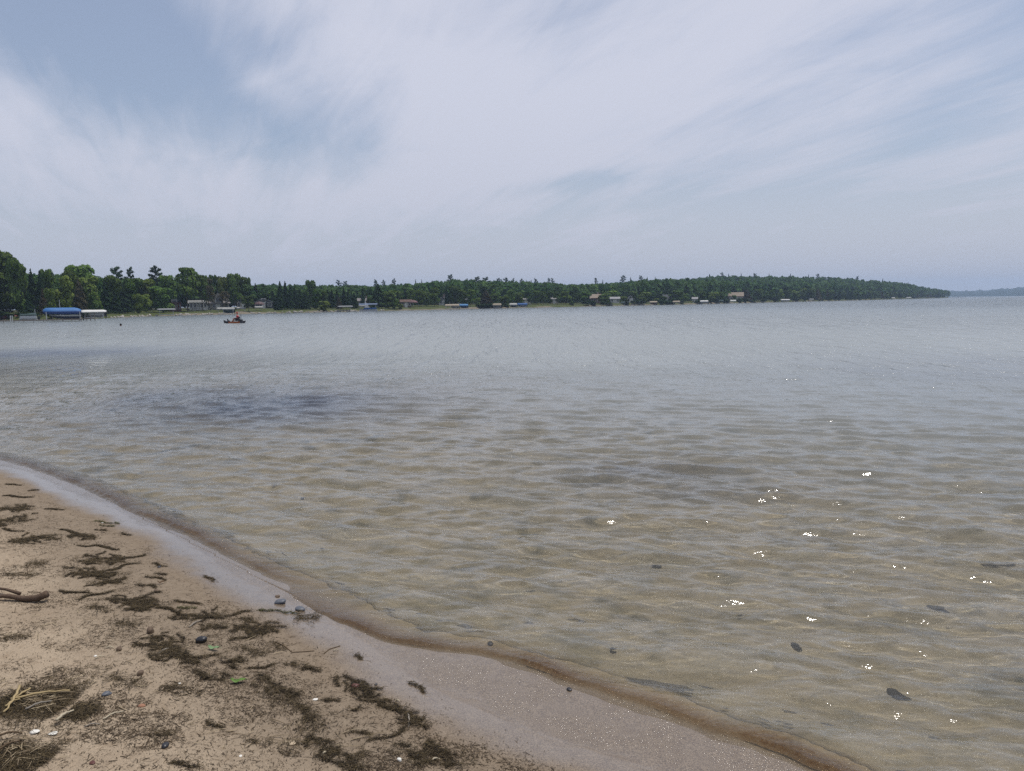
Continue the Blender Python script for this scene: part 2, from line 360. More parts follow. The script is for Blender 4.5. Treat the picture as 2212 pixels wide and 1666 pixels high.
def land_z(x, off, r0=None):
    """height of the land a distance off behind the shoreline in the direction of column x"""
    if off < 0: return -.8+.4*max(off, -4)/-4*-1
    yr, rr = ridge(x); r0 = r0 or Rs(x); rr = max(rr, r0+60)
    zt = max(z_for(x, yr, rr)-TREE_H, 1.5)
    z = .75*min(off/2.5, 1)+.8*sstep(off, 3, 30)
    t = (off-25)/(rr-r0-25)
    if t > 0: z = z+(zt-z)*float(sstep(t, .30 if rr-r0 > 150 else 0, 1.0))
    return float(z)
cols = np.concatenate([np.arange(-900, 2040, 8.0), np.arange(2040, 2050, 2.0)])
offs = [-6, -1.2, 0, 1.2, 2.5, 5, 9, 15, 22, 32, 45, 60, 80, 100, 130, 160, 200, 240, 290, 340, 400, 480, 560]
V = []
for x in cols:
    r0 = Rs(x)
    for o_ in offs:
        j = .9*(vnoise(np.array([x*3.0]), np.array([o_*.7]), 20, 4)[0]-.5)
        if x >= 2040: o_ = min(o_, 30*(2050-x))
        z = -.9 if o_ == -6 else (-.25 if o_ == -1.2 else land_z(x, o_, r0))
        V.append(tuple(pos(x, r0+o_+j, z)))
me = mesh_np('land', V, grid_faces(len(cols), len(offs)), attrs={'off': ('FLOAT', np.tile(np.array(offs, float), len(cols)))})
def land_mat(t):
    g = t.new('ShaderNodeNewGeometry'); P = g.outputs['Position']
    o_ = t.new('ShaderNodeAttribute', attribute_name='off').outputs['Fac']
    o_ = t.math('ADD', o_, t.math('MULTIPLY', t.math('SUBTRACT', t.noise(P, .06, 3), .5), 9))
    grass = t.mix(t.noise(P, .35, 4), (.040, .055, .018), (.082, .094, .036))
    sandc = t.mix(t.noise(P, .8, 4), (.12, .105, .08), (.21, .18, .14))
    floor = t.mix(t.noise(P, .2, 3), (.035, .045, .020), (.06, .055, .03))
    c = t.mix(t.ramp(o_, .2, 1.6), sandc, grass); c = t.mix(t.ramp(o_, 24, 38), c, floor)
    return princ(t, c, .95, t.bump(t.noise(P, 2.5, 4), .6, .2), .1)
link('land', me, mat('land', land_mat)); tag(bpy.data.objects['land'], kind='structure')

def leafmat(name, ca, cb, trans=.22):
    def b(t):
        oi = t.new('ShaderNodeObjectInfo').outputs['Random']
        ti = t.new('ShaderNodeAttribute', attribute_name='tint').outputs['Fac']
        c = t.mix(ti, ca, cb)
        h = t.new('ShaderNodeHueSaturation'); t.l.new(c, h.inputs['Color'])
        t.set(h.inputs['Hue'], t.ramp(oi, 0, 1, False, .480, .512)); t.set(h.inputs['Value'], t.ramp(t.math('FRACT', t.math('MULTIPLY', oi, 7.3)), 0, 1, False, .72, 1.3))
        d_ = t.new('ShaderNodeBsdfDiffuse'); t.l.new(h.outputs[0], d_.inputs[0])
        r_ = t.new('ShaderNodeBsdfTranslucent'); t.l.new(h.outputs[0], r_.inputs[0])
        m = t.new('ShaderNodeMixShader'); m.inputs[0].default_value = trans; t.l.new(d_.outputs[0], m.inputs[1]); t.l.new(r_.outputs[0], m.inputs[2])
        return m.outputs[0]
    return mat(name, b)
L_dec = leafmat('deciduous_leaves', (.034, .074, .018), (.125, .185, .045))
L_bright = leafmat('bright_leaves', (.066, .120, .025), (.180, .240, .060), .28)
L_con = leafmat('conifer_needles', (.014, .032, .015), (.042, .068, .028), .15)
L_brown = leafmat('brownish_foliage', (.050, .046, .028), (.120, .105, .060), .25)
L_pine = leafmat('pine_needles', (.026, .052, .030), (.065, .095, .050), .15)
L_wood = leafmat('forest_leaves', (.030, .070, .026), (.105, .155, .050), .3)
M_bark = mat('bark', lambda t: princ(t, t.mix(t.noise(t.new('ShaderNodeTexCoord').outputs['Object'], 3, 4), (.06, .05, .04), (.16, .13, .11)), .9))

def quads(C, N, size, rg, asp=1.0):
    """leaf-clump quads at centres C with normals about N"""
    n = len(C); N = N/np.linalg.norm(N, axis=1, keepdims=True)
    u = rg.normal(size=(n, 3)); u -= (u*N).sum(1, keepdims=True)*N; u /= np.linalg.norm(u, axis=1, keepdims=True)+1e-9
    v = np.cross(N, u); s1 = (size*(.6+.8*rg.random(n)))[:, None]; s2 = s1*asp
    V = np.stack([C-u*s1*.5-v*s2*.2, C+u*s1*.25-v*s2*.55, C+u*s1*.55+v*s2*.2, C-u*s1*.15+v*s2*.5], 1).reshape(-1, 3)
    return V, np.arange(4*n).reshape(n, 4)
def crown_dec(seed, n, size, lobes=26, low=.12):
    """unit tree: height 1, width 1"""
    rg = np.random.default_rng(seed); C = []; N = []; T = []
    for i in range(lobes):
        h = low+.80*rg.random()**.8; w_ = math.sqrt(max(.02, 1-((h-.52)/.52)**2))*.40
        a = rg.random()*6.283; rr = w_*rg.random()**.35*.82
        c = np.array([rr*math.cos(a), rr*math.sin(a), h]); rad = (.12+.09*rg.random())
        k = int(n/lobes); dirs = rg.normal(size=(k, 3)); dirs[:, 2] += .35; dirs /= np.linalg.norm(dirs, axis=1, keepdims=True)
        q = c+dirs*(rad*(.72+.33*rg.random((k, 1))**.7))*np.array([1.15, 1.15, .62])
        C.append(q); N.append(dirs+rg.normal(size=(k, 3))*.6+np.array([0, 0, .5])); T.append(np.clip(rg.random(k)*.7+.3*rg.random(), 0, 1))
    C = np.concatenate(C); C[:, 2] = np.clip(C[:, 2], .03, 1.0); N = np.concatenate(N); T = np.concatenate(T)
    V, F = quads(C, N, size, rg); return V, F, np.repeat(T, 4)
def crown_con(seed, n, size, base=.06, open_=.0, full=.5):
    rg = np.random.default_rng(seed); h = base+(1-base)*(1-np.sqrt(rg.random(n)))**.85
    lay = np.floor(h*16)/16+rg.random(n)*.03; h = np.where(rg.random(n) < .7, lay, h)
    a = rg.random(n)*6.283; lob = .75+.25*np.sin(a*3+h*31+seed)+.12*rg.normal(size=n)
    rr = full*(1-h)**.8*np.sqrt(rg.random(n)*.65+.35)*lob
    C = np.stack([rr*np.cos(a), rr*np.sin(a), h-.05*rr], 1); N = np.stack([np.cos(a)*.5, np.sin(a)*.5, np.ones(n)], 1)+rg.normal(size=(n, 3))*.45
    V, F = quads(C, N, size, rg, .6); V[:, 2] = np.clip(V[:, 2], 0, 1); return V, F, np.repeat(rg.random(n), 4)
def crown_pine(seed, n, size):
    rg = np.random.default_rng(seed); C = []; N = []
    for i in range(17):
        h = .38+.60*(i/16)**.85; a = i*2.4+rg.random(); L = (.46*(1-((h-.55)/.62)**2)+.03)*(.7+.5*rg.random())
        k = n//17; t_ = rg.random(k)**.6
        C.append(np.stack([math.cos(a)*L*t_+rg.normal(size=k)*.045, math.sin(a)*L*t_+rg.normal(size=k)*.045, h+.05*t_+rg.normal(size=k)*.012], 1))
        N.append(np.array([0, 0, 1])+rg.normal(size=(k, 3))*.35)
    C = np.concatenate(C); V, F = quads(C, np.concatenate(N), size, rg, .7); return V, F, np.repeat(rg.random(len(C)), 4)
def trunk_mesh(name, top, rad, limbs, seed):
    rg = random.Random(seed); V = []; F = []
    def seg(a, b, r0, r1, n=6):
        a = Vector(a); b = Vector(b); q = (b-a).to_track_quat('Z', 'Y'); k = len(V)
        for p, r_ in ((a, r0), (b, r1)):
            for i in range(n): V.append(tuple(p+q @ Vector((r_*math.cos(i*6.2832/n), r_*math.sin(i*6.2832/n), 0))))
        for i in range(n): F.append((k+i, k+(i+1) % n, k+n+(i+1) % n, k+n+i))
    seg((0, 0, -.05), (0.004, .003, top*.5), rad, rad*.72); seg((0.004, .003, top*.5), (0, 0, top), rad*.72, rad*.25)
    for i in range(limbs):
        h = top*(.35+.55*rg.random()); a = rg.random()*6.28; L = .2+.12*rg.random()
        seg((0, 0, h), (L*math.cos(a), L*math.sin(a), h+L*.75), rad*.42, rad*.1)
    return mesh_np(name, V, F)
TPL = {}
def tpl(kind, var):
    key = (kind, var)
    if key in TPL: return TPL[key]
    sd = 11*var+len(kind)
    if kind == 'dec': V, F, T = crown_dec(sd, 2600, .070, 17, .12); m = L_dec
    elif kind == 'hi': V, F, T = crown_dec(sd+3, 2300, .070, 15, .34); m = L_dec
    elif kind == 'bri': V, F, T = crown_dec(sd+5, 2500, .070, 16, .08); m = L_bright
    elif kind == 'con': V, F, T = crown_con(sd, 2200, .085); m = L_con
    elif kind == 'bro': V, F, T = crown_con(sd+2, 2000, .085, .05, 0, .55); m = L_brown
    elif kind == 'oval': V, F, T = crown_dec(sd+1, 2300, .065, 12, .05); m = L_bright
    elif kind == 'thin': V, F, T = crown_dec(sd+4, 700, .07, 16, .25); m = L_brown
    elif kind == 'bush': V, F, T = crown_dec(sd+6, 900, .12, 16, .05); m = L_bright
    elif kind == 'low': V, F, T = crown_dec(sd+8, 900, .12, 16, .05); m = L_con
    elif kind == 'pine': V, F, T = crown_pine(sd, 1700, .075); m = L_pine
    cm = mesh_np('crown', V, F, False, {'tint': ('FLOAT', T)}); cm.materials.append(m)
    tm = trunk_mesh('trunk', .8 if kind in ('con', 'bro', 'pine') else .62, .020, 0 if kind in ('con', 'bro') else 6, sd); tm.materials.append(M_bark)
    TPL[key] = (cm, tm); return TPL[key]
# columns, rows, widths of the trees that can be told apart: (x, top, width, kind, how far behind the shore)
TREES = [
 (-60, 560, 120, 'dec', 22), (12, 545, 105, 'dec', 14), (38, 560, 48, 'dec', 10), (71, 579, 34, 'con', 18), (90, 582, 34, 'con', 20), (93, 622, 26, 'bro', 7), (62, 625, 26, 'con', 5), (104, 583, 42, 'dec', 26), (107, 621, 27, 'oval', 5),
 (132, 594, 56, 'bri', 12), (150, 585, 44, 'dec', 30), (176, 574, 84, 'dec', 34), (172, 602, 38, 'bro', 12), (209, 629, 28, 'bri', 6), (196, 592, 58, 'bri', 22), (229, 612, 40, 'con', 10), (256, 580, 34, 'pine', 30), (284, 581, 24, 'pine', 32),
 (243, 596, 46, 'dec', 24), (250, 628, 30, 'con', 6), (268, 620, 46, 'con', 8), (288, 602, 50, 'dec', 20), (297, 630, 27, 'oval', 5), (315, 627, 29, 'oval', 5), (316, 602, 60, 'bri', 20), (341, 579, 38, 'pine', 28), (350, 619, 54, 'dec', 8), (362, 596, 48, 'dec', 24),
 (404, 582, 60, 'hi', 12), (437, 597, 34, 'hi', 14), (454, 604, 24, 'thin', 7), (462, 595, 26, 'dec', 32), (480, 596, 30, 'bri', 30), (505, 592, 38, 'dec', 30), (520, 595, 30, 'dec', 32), (536, 600, 20, 'dec', 34), (486, 631, 28, 'thin', 15), (505, 622, 26, 'hi', 18),
 (536, 641, 32, 'hi', 3), (553, 611, 24, 'con', 34), (571, 612, 22, 'con', 36), (590, 628, 20, 'con', 26), (598, 640, 20, 'con', 8), (606, 606, 24, 'con', 10), (617, 606, 22, 'con', 12), (628, 612, 20, 'con', 10), (637, 620, 18, 'con', 12), (648, 622, 20, 'con', 9), (660, 628, 24, 'con', 7),
 (673, 606, 26, 'dec', 26), (684, 626, 26, 'dec', 9), (698, 628, 22, 'dec', 10), (698, 650, 30, 'bri', 2), (717, 625, 22, 'con', 14), (732, 641, 17, 'bro', 5), (728, 624, 14, 'con', 18), (743, 621, 15, 'con', 16), (752, 625, 14, 'con', 14), (765, 631, 22, 'con', 7), (784, 621, 15, 'con', 20),
 (800, 640, 20, 'dec', 24), (817, 612, 42, 'con', 6), (840, 628, 36, 'dec', 4), (852, 643, 20, 'bri', 3), (864, 656, 13, 'bush', 2), (856, 626, 18, 'con', 22), (865, 628, 17, 'dec', 20), (877, 625, 8, 'con', 22), (890, 623, 25, 'dec', 20), (905, 627, 25, 'dec', 18),
 (921, 629, 20, 'dec', 18), (939, 622, 26, 'dec', 14), (965, 620, 13, 'con', 20), (983, 618, 27, 'dec', 18), (1000, 626, 24, 'dec', 14), (1016, 625, 22, 'dec', 12), (1033, 643, 14, 'bri', 5), (1050, 626, 32, 'bro', 8), (1069, 634, 22, 'dec', 8), (1090, 638, 21, 'bri', 6), (1104, 625, 26, 'dec', 12), (1121, 632, 20, 'dec', 9),
 (1141, 631, 22, 'hi', 16), (1159, 628, 20, 'dec', 18), (1174, 631, 18, 'hi', 14), (1188, 628, 18, 'dec', 18), (1204, 631, 19, 'hi', 15), (1222, 631, 26, 'hi', 15), (1245, 634, 22, 'hi', 14), (1266, 631, 30, 'hi', 16),
 (1313, 626, 44, 'bri', 34), (1303, 637, 26, 'dec', 8), (1347, 640, 18, 'oval', 10), (1366, 629, 20, 'dec', 30), (1391, 629, 34, 'bri', 16), (1386, 642, 26, 'dec', 10), (1416, 619, 34, 'dec', 40), (1416, 644, 14, 'bush', 6), (1432, 640, 18, 'dec', 12), (1460, 628, 32, 'dec', 14), (1481, 634, 18, 'dec', 14),
 (1513, 629, 26, 'dec', 12), (1539, 630, 28, 'bri', 8), (1557, 631, 17, 'dec', 12), (1573, 628, 18, 'dec', 40), (1586, 638, 11, 'dec', 8), (1613, 625, 24, 'bro', 10), (1638, 625, 26, 'dec', 14), (1664, 627, 22, 'dec', 12), (1683, 624, 22, 'bri', 16), (1701, 626, 18, 'dec', 14), (1717, 627, 22, 'bri', 12)]
_rg = random.Random(5)
for k in range(105):
    x_ = [_rg.uniform(-40, 235), _rg.uniform(1030, 1100), _rg.uniform(1235, 1520), _rg.uniform(1520, 2040), _rg.uniform(1520, 2040)][k % 5]; ys_ = np.interp(x_, [p[0] for p in SHORE], [p[1] for p in SHORE]); TREES.append((x_, ys_-_rg.uniform(7, 14)*(1 if x_ > 300 else 1.6), _rg.uniform(12, 22)*(1 if x_ > 300 else 1.5)*(.6 if x_ > 1700 else 1), 'low', _rg.uniform(1.2, 3.5)))
xx = 1735
while xx < 2042:
    top = max(np.interp(xx, RXx, RYy)+6, 624+(xx-1735)*.035); wd_ = _rg.uniform(12, 21)*(1-.35*(xx-1735)/300)
    TREES.append((xx, top+_rg.uniform(-1, 2), wd_, _rg.choice(['dec', 'dec', 'bri', 'con', 'bro', 'dec']), _rg.uniform(5, 14))); xx += wd_*.62
# tree tops that stand above the ridge
for x_, y_, w_, k_ in [(733, 607, 13, 'pine'), (747, 609, 12, 'pine'), (813, 606, 12, 'pine'), (830, 607, 10, 'pine'), (852, 604, 10, 'pine'), (899, 602, 9, 'con'), (912, 602, 9, 'con'), (974, 596, 16, 'pine'), (1010, 600, 18, 'con'), (1031, 600, 18, 'pine'), (1050, 601, 20, 'pine'), (1067, 604, 12, 'con'), (1078, 603, 14, 'pine'), (1094, 602, 15, 'pine'),
                       (1109, 603, 9, 'pine'), (1127, 604, 10, 'pine'), (1137, 604, 9, 'con'), (1148, 604, 9, 'con'), (1158, 604, 12, 'pine'), (1186, 603, 8, 'pine'), (1194, 603, 9, 'pine'), (1287, 602, 8, 'pine'), (1302, 603, 8, 'con'), (1346, 597, 14, 'pine'), (1362, 598, 10, 'con'), (1384, 597, 10, 'pine'), (1398, 597, 9, 'con'), (1415, 597, 9, 'con'), (1532, 591, 13, 'con'),
                       (1559, 590, 9, 'pine'), (1573, 590, 8, 'con'), (1600, 590, 9, 'con'), (1630, 592, 10, 'pine'), (1660, 591, 8, 'con'), (1706, 590, 9, 'con'), (1745, 592, 9, 'con'), (1765, 593, 9, 'pine'), (1812, 598, 9, 'con'), (1850, 598, 9, 'pine'), (1905, 601, 9, 'con'), (1960, 609, 8, 'con'), (2027, 624, 6, 'con')]:
    TREES.append((x_, y_, w_, k_, 'ridge'))
MARK = [(0, 'the shore\'s left edge'), (59, 'the grey pontoon boat'), (136, 'the blue boat cover'), (200, 'the long white boat canopy'), (375, 'the slate blue cottage'), (470, 'the house with white dormer'), (572, 'the dark grey house'), (650, 'the pebble bank spruces'), (745, 'the low white canopies'),
        (795, 'the blue pontoon boat'), (873, 'the brown lakeside cabin'), (957, 'the white gabled house'), (1055, 'the lone tan boat canopy'), (1130, 'the bright blue canopy'), (1222, 'the pale sand patch'), (1286, 'the house with red decking'), (1360, 'the white lake house'), (1408, 'the tan canopy pair'), (1501, 'the small white gazebo'),
        (1584, 'the big tan house'), (1695, 'the hill foot white canopy'), (1750, 'the hill foot grey canopy'), (1863, 'the last white canopies'), (2040, 'the wooded point')]
NOUN = {'dec': ('deciduous_tree', 'broad green leafy tree'), 'hi': ('deciduous_tree', 'bare-trunked leafy tree'), 'bri': ('deciduous_tree', 'bright green rounded tree'), 'con': ('conifer_tree', 'dark pointed conifer'), 'bro': ('conifer_tree', 'brownish green conifer'),
        'oval': ('deciduous_tree', 'light green oval tree'), 'thin': ('deciduous_tree', 'sparse grey-brown tree'), 'bush': ('shrub', 'round low shrub'), 'low': ('shrub', 'dark wide shrub'), 'pine': ('pine_tree', 'open layered pine')}
ORD = ['nearest', 'second', 'third', 'fourth', 'fifth', 'sixth', 'seventh', 'eighth', 'ninth', 'tenth', 'eleventh', 'twelfth', 'thirteenth', 'fourteenth', 'fifteenth', 'sixteenth', 'seventeenth', 'eighteenth', 'nineteenth', 'twentieth']
def label_by_marks(items, marks, where):
    """items: (x, noun) -> one label each, counted outwards from the nearest landmark"""
    seats = {}
    for i, (x_, nn) in enumerate(items):
        j = min(range(len(marks)), key=lambda q: abs(marks[q][0]-x_)); side = 'right' if x_ >= marks[j][0] else 'left'
        seats.setdefault((nn, j, side), []).append((abs(x_-marks[j][0]), i))
    out = {}
    for (nn, j, side), L in seats.items():
        L.sort()
        for k, (_, i) in enumerate(L):
            out[i] = f"{nn}{where}, {ORD[k]+' ' if len(L) > 1 else ''}{side} of {marks[j][1]}"
    return out
labA = label_by_marks([(t_[0], NOUN[t_[3]][1]) for t_ in TREES if t_[4] != 'ridge'], MARK, '')
labB = label_by_marks([(t_[0], NOUN[t_[3]][1]) for t_ in TREES if t_[4] == 'ridge'], MARK, ' on the skyline')
ia = ib = 0
for n_, (x_, y_, w_, k_, off) in enumerate(TREES):
    if off == 'ridge':
        rr = ridge(x_)[1]; lab = labB[ib]; ib += 1; grp = 'trees standing above the skyline'; zb = land_z(x_, rr-Rs(x_))
    else:
        rr = Rs(x_)+off; lab = labA[ia]; ia += 1; grp = 'trees along the far shore'; zb = land_z(x_, off)
    p = pos(x_, rr, zb); hgt = z_for(x_, y_, rr)-zb; wid = w_/1640*rr*math.cos(az_of(x_))**2*1.1
    cm, tm = tpl(k_, n_ % 4)
    o = bpy.data.objects.new(NOUN[k_][0], None); COL.objects.link(o); o.location = p; o.rotation_euler = (0, 0, _rg.random()*6.28); o.scale = (wid, wid, hgt)
    tag(o, lab, 'shrub' if k_ in ('bush', 'low') else 'tree', grp)
    c_ = link('crown', cm, None, o)
    if k_ not in ('bush', 'low') and off != 'ridge' or k_ == 'pine': link('trunk', tm, None, o)

# the wooded slope behind: countless crowns, one object
rg = np.random.default_rng(3)
small = [crown_dec(90+i, 200, .15, 12, .15) for i in range(5)]+[crown_con(70+i, 150, .15) for i in range(2)]
fine = [crown_dec(190+i, 1000, .08, 11, .12) for i in range(5)]+[crown_con(170+i, 700, .085) for i in range(2)]
VV = []; FF = []; TT = []; nb = 0; cnt = 0
def add_tree(x_, off, hh, ww, kk):
    global nb, cnt
    z = land_z(x_, off); p = pos(x_, Rs(x_)+off, z-.3); cap = z_for(x_, ridge(x_)[0]+2, Rs(x_)+off)-p.z; ww *= min(1, max(.6, cap/hh)); hh = max(3, min(hh, cap*(.86+.14*rg.random())))
    V0, F0, T0 = (fine if Rs(x_)+off < 300 else small)[kk]
    a = rg.random()*6.283; c, s_ = math.cos(a), math.sin(a)
    V1 = np.empty_like(V0); V1[:, 0] = (V0[:, 0]*c-V0[:, 1]*s_)*ww+p.x; V1[:, 1] = (V0[:, 0]*s_+V0[:, 1]*c)*ww+p.y; V1[:, 2] = V0[:, 2]*hh+p.z
    VV.append(V1); FF.append(F0+nb); TT.append(np.clip(T0*.6+rg.random()*.5-.05, 0, 1)); nb += len(V0); cnt += 1
for x_ in np.arange(-500, 2047, 3.1):
    r0 = Rs(x_); yr, rr = ridge(x_); depth = max(rr-r0, 60)
    st = 1640*7.5/r0/3.1                          # columns per 7.5 m crown
    k = max(1, depth/7.0/max(st*.9, 1.0))
    n_t = int(k)+(rg.random() < k % 1)
    for q in range(n_t):
        off = 30+(depth-22)*rg.random()
        hh = TREE_H*(.80+.18*rg.random()); ww = 7+5*rg.random(); kk = rg.integers(0, 7) if rg.random() < .4 else rg.integers(0, 5)
        if kk >= 5: ww *= .7; hh *= 1.03
        add_tree(x_+rg.random()*3, off, hh, ww, kk)
for x_ in np.arange(-400, 2046, 2.6):             # an unbroken edge along the ridge
    r0 = Rs(x_); yr, rr = ridge(x_)
    if 1640*6/rr > 2.6*1.6 and rg.random() > 2.6*1.9/(1640*6/rr): continue
    add_tree(x_, max(rr-r0, 60)+rg.uniform(-10, 10), TREE_H*(.90+.10*rg.random()), 8+4*rg.random(), rg.integers(0, 5))
print('forest trees', cnt)
me = mesh_np('woodland', np.concatenate(VV), np.concatenate(FF), False, {'tint': ('FLOAT', np.concatenate(TT))})
o = link('woodland', me, L_wood); tag(o, 'dense green wood covering the slope behind the shore houses', 'forest', kind='stuff')
# distant hill beyond the point
xs = np.arange(2030, 2700, 1.6); dist = 3300.0; V = []
prof = [0, 40, 120, 260, 500, 900]
for x_ in xs:
    yt = np.interp(x_, [2030, 2050, 2090, 2130, 2170, 2212, 2300, 2450, 2700], [628.5, 628.3, 627.5, 626.5, 623.5, 620, 612, 606, 604])
    zt = z_for(x_, yt, dist+500)
    for j, f_ in enumerate([-.02, .30, .48, .70, 1.0, .8]):
        a = az_of(x_); j_ = vnoise(np.array([x_]), np.array([j*9.0]), 3.3, 8)[0]*5+vnoise(np.array([x_]), np.array([j*9.0]), 14, 9)[0]*7
        V.append((math.sin(a)*(dist+prof[j]+j_*6), math.cos(a)*(dist+prof[j]+j_*6), zt*f_+(j_-6 if j else -1)))
me = mesh_np('distant_hills', V, grid_faces(len(xs), 6))
link('distant_hills', me, mat('distant_hills', lambda t: princ(t, t.mix(t.noise(t.new('ShaderNodeNewGeometry').outputs['Position'], .05, 5, .65), (.012, .022, .018), (.03, .05, .03)), .95, None, .1)))
tag(bpy.data.objects['distant_hills'], kind='structure')

# ------------------------------------------------------------------ builder for made things
class MB:
    def __init__(s): s.V = []; s.F = []
    def box(s, c, d, rz=0, tilt=None):
        x, y, z = (q/2 for q in d); k = len(s.V); M = Matrix.Rotation(rz, 3, 'Z')
        if tilt is not None: M = M @ tilt
        for i in (-1, 1):
            for j in (-1, 1):
                for l in (-1, 1): s.V.append(tuple(M @ Vector((i*x, j*y, l*z))+Vector(c)))
        for f in ((0, 1, 3, 2), (4, 6, 7, 5), (0, 4, 5, 1), (2, 3, 7, 6), (0, 2, 6, 4), (1, 5, 7, 3)): s.F.append(tuple(k+q for q in f))
        return s
    def tube(s, pts, rads, n=8, cap=True):
        pts = [Vector(p) for p in pts]; k = len(s.V)
        if not hasattr(rads, '__len__'): rads = [rads]*len(pts)
        for i, p in enumerate(pts):
            d_ = (pts[min(i+1, len(pts)-1)]-pts[max(i-1, 0)]).normalized(); ref = Vector((0, 0, 1)) if abs(d_.z) < .9 else Vector((1, 0, 0))
            u = d_.cross(ref).normalized(); v = d_.cross(u)
            for j in range(n): a = j*2*math.pi/n; s.V.append(tuple(p+(u*math.cos(a)+v*math.sin(a))*rads[i]))
        for i in range(len(pts)-1):
            for j in range(n): s.F.append((k+i*n+j, k+i*n+(j+1) % n, k+(i+1)*n+(j+1) % n, k+(i+1)*n+j))
        if cap: s.F.append(tuple(k+j for j in range(n))[::-1]); s.F.append(tuple(k+(len(pts)-1)*n+j for j in range(n)))
        return s
    def loft(s, rings, cap=True):
        k = len(s.V); n = len(rings[0])
        for r_ in rings: s.V += [tuple(q) for q in r_]
        for i in range(len(rings)-1):
            for j in range(n): s.F.append((k+i*n+j, k+i*n+(j+1) % n, k+(i+1)*n+(j+1) % n, k+(i+1)*n+j))
        if cap: s.F.append(tuple(k+j for j in range(n))[::-1]); s.F.append(tuple(k+(len(rings)-1)*n+j for j in range(n)))
        return s
    def poly(s, pts, th=None):
        k = len(s.V); s.V += [tuple(p) for p in pts]; s.F.append(tuple(range(k, k+len(pts)))); return s
    def build(s, name, m, parent=None, smooth=False):
        me = bpy.data.meshes.new(name); me.from_pydata(s.V, [], s.F); me.validate(); me.materials.append(m)
        if smooth: me.polygons.foreach_set('use_smooth', [True]*len(me.polygons))
        import bmesh
        b = bmesh.new(); b.from_mesh(me); bmesh.ops.recalc_face_normals(b, faces=b.faces); b.to_mesh(me); b.free()
        o = bpy.data.objects.new(name, me); COL.objects.link(o)
        if parent is not None: o.parent = parent
        return o
_mc = {}
def paint(name, c, rough=.6, var=.12, spec=.3, scale=3.0):
    if name in _mc: return _mc[name]
    c2 = tuple(q*(1-var*2) for q in c)
    _mc[name] = mat(name, lambda t: princ(t, t.mix(t.noise(t.new('ShaderNodeTexCoord').outputs['Object'], scale, 4, .6), c2, c), rough, None, spec)); return _mc[name]
white = paint('white_paint', (.62, .62, .60)); offw = paint('off_white_vinyl', (.38, .38, .36)); tan_c = paint('tan_vinyl', (.31, .26, .19)); blue_c = paint('blue_cover', (.025, .09, .26), .7); blue_l = paint('blue_cover_top', (.06, .19, .38), .6)
navy = paint('navy_hull', (.012, .016, .035), .3); grey_c = paint('grey_vinyl', (.24, .25, .26)); green_c = paint('dark_green_cover', (.030, .055, .055), .8); alum = paint('aluminium', (.42, .43, .44), .4, .1, .6); dark = paint('dark_fittings', (.02, .02, .022), .5)
wood = paint('weathered_wood', (.23, .20, .17), .9, .2); glassm = paint('window_glass', (.03, .04, .05), .15, .2, .6); redm = paint('red_paint', (.11, .022, .018), .6)
def root(name, p, rz, label, cat, grp=None):
    o = bpy.data.objects.new(name, None); COL.objects.link(o); o.location = p; o.rotation_euler = (0, 0, rz); return tag(o, label, cat, grp)
def facing(x): return -az_of(x)        # local x axis runs across the view, local y away from the camera
